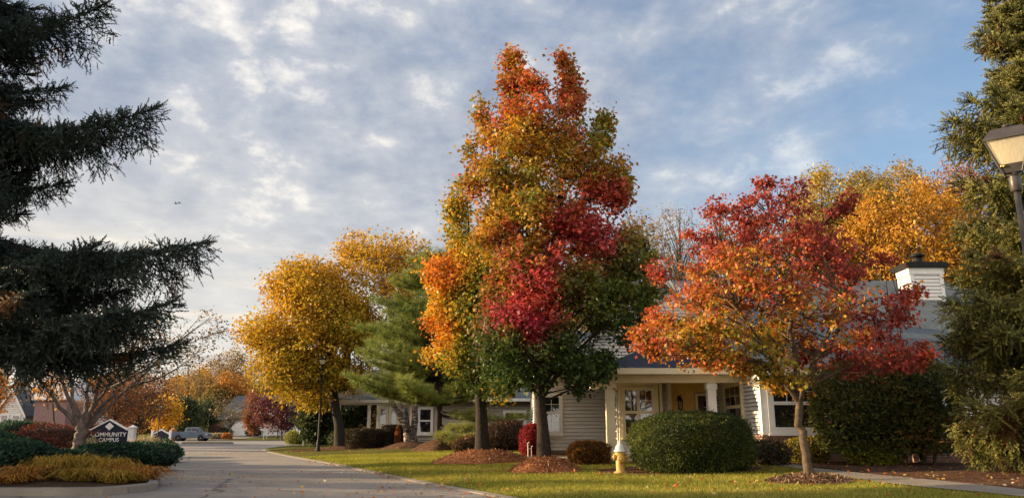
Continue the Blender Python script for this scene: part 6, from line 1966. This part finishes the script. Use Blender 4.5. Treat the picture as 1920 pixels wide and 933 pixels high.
# around the crossing
g = 'trees round the street crossing'
far_tree('dark columnar evergreen behind the black lamp post', 592, 0, 728, 826, 22, 52, GRN, g, 320, 40, 160, .26, bark='bark_dark', name='evergreen_tree', sig=.3)
far_tree('broad dark evergreen under the golden tree', 640, 0, 720, 812, 60, 58, GRN, g, 319, 34, 220, .28, bark='bark_dark', name='evergreen_tree', sig=.35)
far_tree('rounded purple red tree beside the distant garage', 528, 0, 742, 802, 52, 106, PUR, g, 321, 34, 220, .34, sig=.4)
far_tree('narrow teardrop shaped rust coloured tree in front of the garage', 476, 0, 735, 812, 19, 116, RST, g, 322, 40, 200, .24, sig=.25, steep=2.2)
far_tree('thin grey brown bare tree in front of the distant house', 431, 0, 745, 800, 30, 112, [(0, (.10, .08, .06)), (.5, (.18, .14, .09)), (1, (.26, .2, .12))], g, 323, 7, 240, .2, sig=.35, nl=60, steep=1.6)
far_tree('small bright orange yellow tree behind the distant lamp post', 306, 0, 742, 802, 26, 104, [(0, (.42, .22, .02)), (.5, (.66, .36, .03)), (1, (.7, .46, .05))], g, 324, 34, 150, .34, sig=.45)
far_tree('blue green spruce like tree left of the pickup truck', 348, 0, 745, 812, 32, 122, GRN, g, 325, 44, 220, .32, bark='bark_dark', name='evergreen_tree', sig=.45)
far_tree('dark evergreen behind the pickup truck cab', 392, 0, 750, 812, 24, 128, GRN, g, 326, 40, 180, .32, bark='bark_dark', name='evergreen_tree', sig=.45)
far_tree('brown hazy half bare tree behind the sign post', 258, 0, 690, 800, 58, 62, [(0, (.09, .055, .035)), (.5, (.17, .10, .06)), (1, (.26, .15, .08))], g, 327, 13, 380, .2, sig=.4, nl=80, steep=1.3)
far_tree('russet half bare tree between the sign and the crossing', 215, 0, 700, 800, 60, 58, [(0, (.10, .05, .03)), (.5, (.24, .10, .05)), (1, (.36, .16, .07))], g, 328, 12, 300, .2, sig=.4, nl=60, steep=1.3)
far_tree('orange leaved tree seen between the crabapple limbs', 100, 0, 700, 750, 40, 58, ORN, g, 329, 9, 70, .24, sig=.4)
far_tree('orange leaved tree at the far left edge', -12, 0, 650, 770, 26, 52, ORN, g, 330, 18, 120, .24, sig=.4)

# far wood beyond the crossing: single trees in front, a mass behind
g = 'trees of the far wood beyond the crossing'
rs = random.Random(9)
spec = [(470, 640, 60, 150, OLV, 'tall olive tree at the right end of the far wood'), (425, 655, 52, 146, BRG, 'straw brown tree right of centre in the far wood'), (380, 690, 45, 150, GLD, 'bare trunked gold tree above the pickup truck'), (345, 705, 40, 156, ORN, 'orange tree left of centre in the far wood'),
        (300, 700, 50, 160, RST, 'rust coloured tree at the left end of the far wood'), (505, 650, 50, 165, BRG, 'pale brown tree behind the large golden tree, left'), (560, 640, 60, 160, OLV, 'olive tree hidden behind the large golden tree'), (255, 700, 50, 150, RST, 'rust tree behind the brown hazy tree'),
        (445, 690, 36, 138, ORN, 'small orange tree above the distant roof'), (408, 720, 30, 136, OLV, 'small olive tree behind the grey bare tree')]
for i, (u, v0, ru, y, pal, lb) in enumerate(spec):
    far_tree(lb, u, 0, v0, 800, ru, y, pal, g, 340 + i, 22, 260, .42, sig=.7, nl=34, steep=1.8)
# tall bare trunks in the far wood
for i, (u, y, v0) in enumerate([(352, 140, 640), (372, 138, 655), (395, 142, 665), (412, 139, 650), (440, 144, 655), (330, 143, 690)]):
    far_tree(['bare forked tree first from the left in the far wood', 'tall bare tree above the pickup truck tail', 'leaning bare tree above the pickup truck cab', 'tall bare tree left of the distant roof', 'bare tree over the distant roof', 'short bare tree behind the orange yellow tree'][i], u, 0, v0, 760, 22, y, BRG, 'bare trees of the far wood', 360 + i, 6, 150, .3, sig=.5, nl=30, r0=.15, bark='bark', steep=1.6)
# the mass of the wood
rng = np.random.default_rng(400)
n = 46000
u = rng.uniform(-330, 1150, n); y = rng.uniform(165, 200, n); vt = 722 + 18 * np.sin(u * .03) + 10 * np.sin(u * .11 + 1) + np.where(u < 250, -8, 0)
x = (u - 960) / FPX * y * .975
ztop = (CAMZ + y * np.tan(PITCH - np.arctan((vt - 466.5) / FPX)))
z = .4 + (ztop - .4) * rng.uniform(0, 1, n) ** .7
P = np.stack([x, y, z], 1); fr = rotframes(rng.normal(size=(n, 3)), rng.normal(size=(n, 3)) + np.array([0, 0, .5]))
t = np.clip(.5 + .35 * vnoise(P, .12, 401) + rng.normal(size=n) * .15, 0, 1)
o = big('far_wood', scatter(LEAF_O * np.array([1, 1.6, 1]), P, fr, rng.uniform(.7, 1.5, n)), None, M['leaf'], None, jitter(palette([(0, (.10, .07, .03)), (.35, (.26, .15, .05)), (.6, (.42, .22, .05)), (.8, (.34, .14, .05)), (1, (.46, .30, .07))], t), rng))
tag(o, 'mixed autumn wood closing the view beyond the crossing', 'wood', kind='stuff')
# a darker wood behind the right houses closes the horizon
n = 14000
x = rng.uniform(-10, 70, n); y = rng.uniform(72, 86, n); z = .4 + rng.uniform(0, 1, n) * (6.5 + np.sin(x * .3) * 1.2)
P = np.stack([x, y, z], 1); fr = rotframes(rng.normal(size=(n, 3)), rng.normal(size=(n, 3)) + np.array([0, 0, .5]))
o = big('far_wood', scatter(LEAF_O * np.array([1, 1.6, 1]), P, fr, rng.uniform(.5, 1.0, n)), None, M['leaf'], None, jitter(palette([(0, (.06, .05, .02)), (.5, (.18, .12, .04)), (1, (.36, .22, .06))], rng.uniform(size=n)), rng))
tag(o, 'low brown wood behind the houses on the right', 'wood', kind='stuff')
# low planting by the far street
for i, (u, y, rx, h, cl, lb) in enumerate([(408, 110, 1.6, .8, PALE, 'tan grassy clump by the kerb right of the pickup truck'), (425, 109, .7, .8, [(0, (.4, .14, .04)), (1, (.6, .3, .1))], 'small orange shrub at the kerb right of the tan clump'), (323, 101.5, .45, 1.5, [(0, (.5, .26, .16)), (1, (.7, .45, .3))], 'pale orange shrub behind the pickup truck tail'), (407, 122, 1.0, 1.8, PUR, 'dark purple shrub beside the distant house wall'), (421, 122, 1.2, 1.2, GRN, 'round green shrub beside the distant house wall'), (475, 121, 1.3, 1.3, GRN, 'dark shrub between the two garage doors')]):
    q = gx(u, y); shrub('shrub', lb, 'shrub', q, (rx, rx * .8, h), cl if len(cl) > 2 else cl, 1500, .16, e=2.1, lump=.15, seed=500 + i)

# unseen trees added beyond the left edge of the picture to shade the planting bed
for i, (x, y, h) in enumerate([(-20.5, 17.5, 5.0), (-22.0, 21.0, 5.4), (-23.2, 25.0, 5.6), (-24.5, 29.5, 5.6)]):
    q = Vector((x, y, G(x, y))); o = [(x + 1.9 * math.cos(t) * (1 if math.sin(t) < .3 else .7), q.z + .4 + (h - .4) * (.5 + .5 * math.sin(t))) for t in np.linspace(0, 2 * math.pi, 14, endpoint=False)]
    broadleaf('evergreen_tree', 'dense dark evergreen added out of view on the left for shade, number %s from the street' % ['one', 'two', 'three', 'four'][i], 'tree', tuple(q), (x, y, q.z + h * .9), .12, o, 260, 40, .16, colpal(GRN, seed=600 + i), nlimb=24, sig=.3, fork=q.z + .4, bark='bark_dark', T=LEAF_O, seed=610 + i, flat=.9, group='added unseen evergreens shading the left bed', gap=-2)
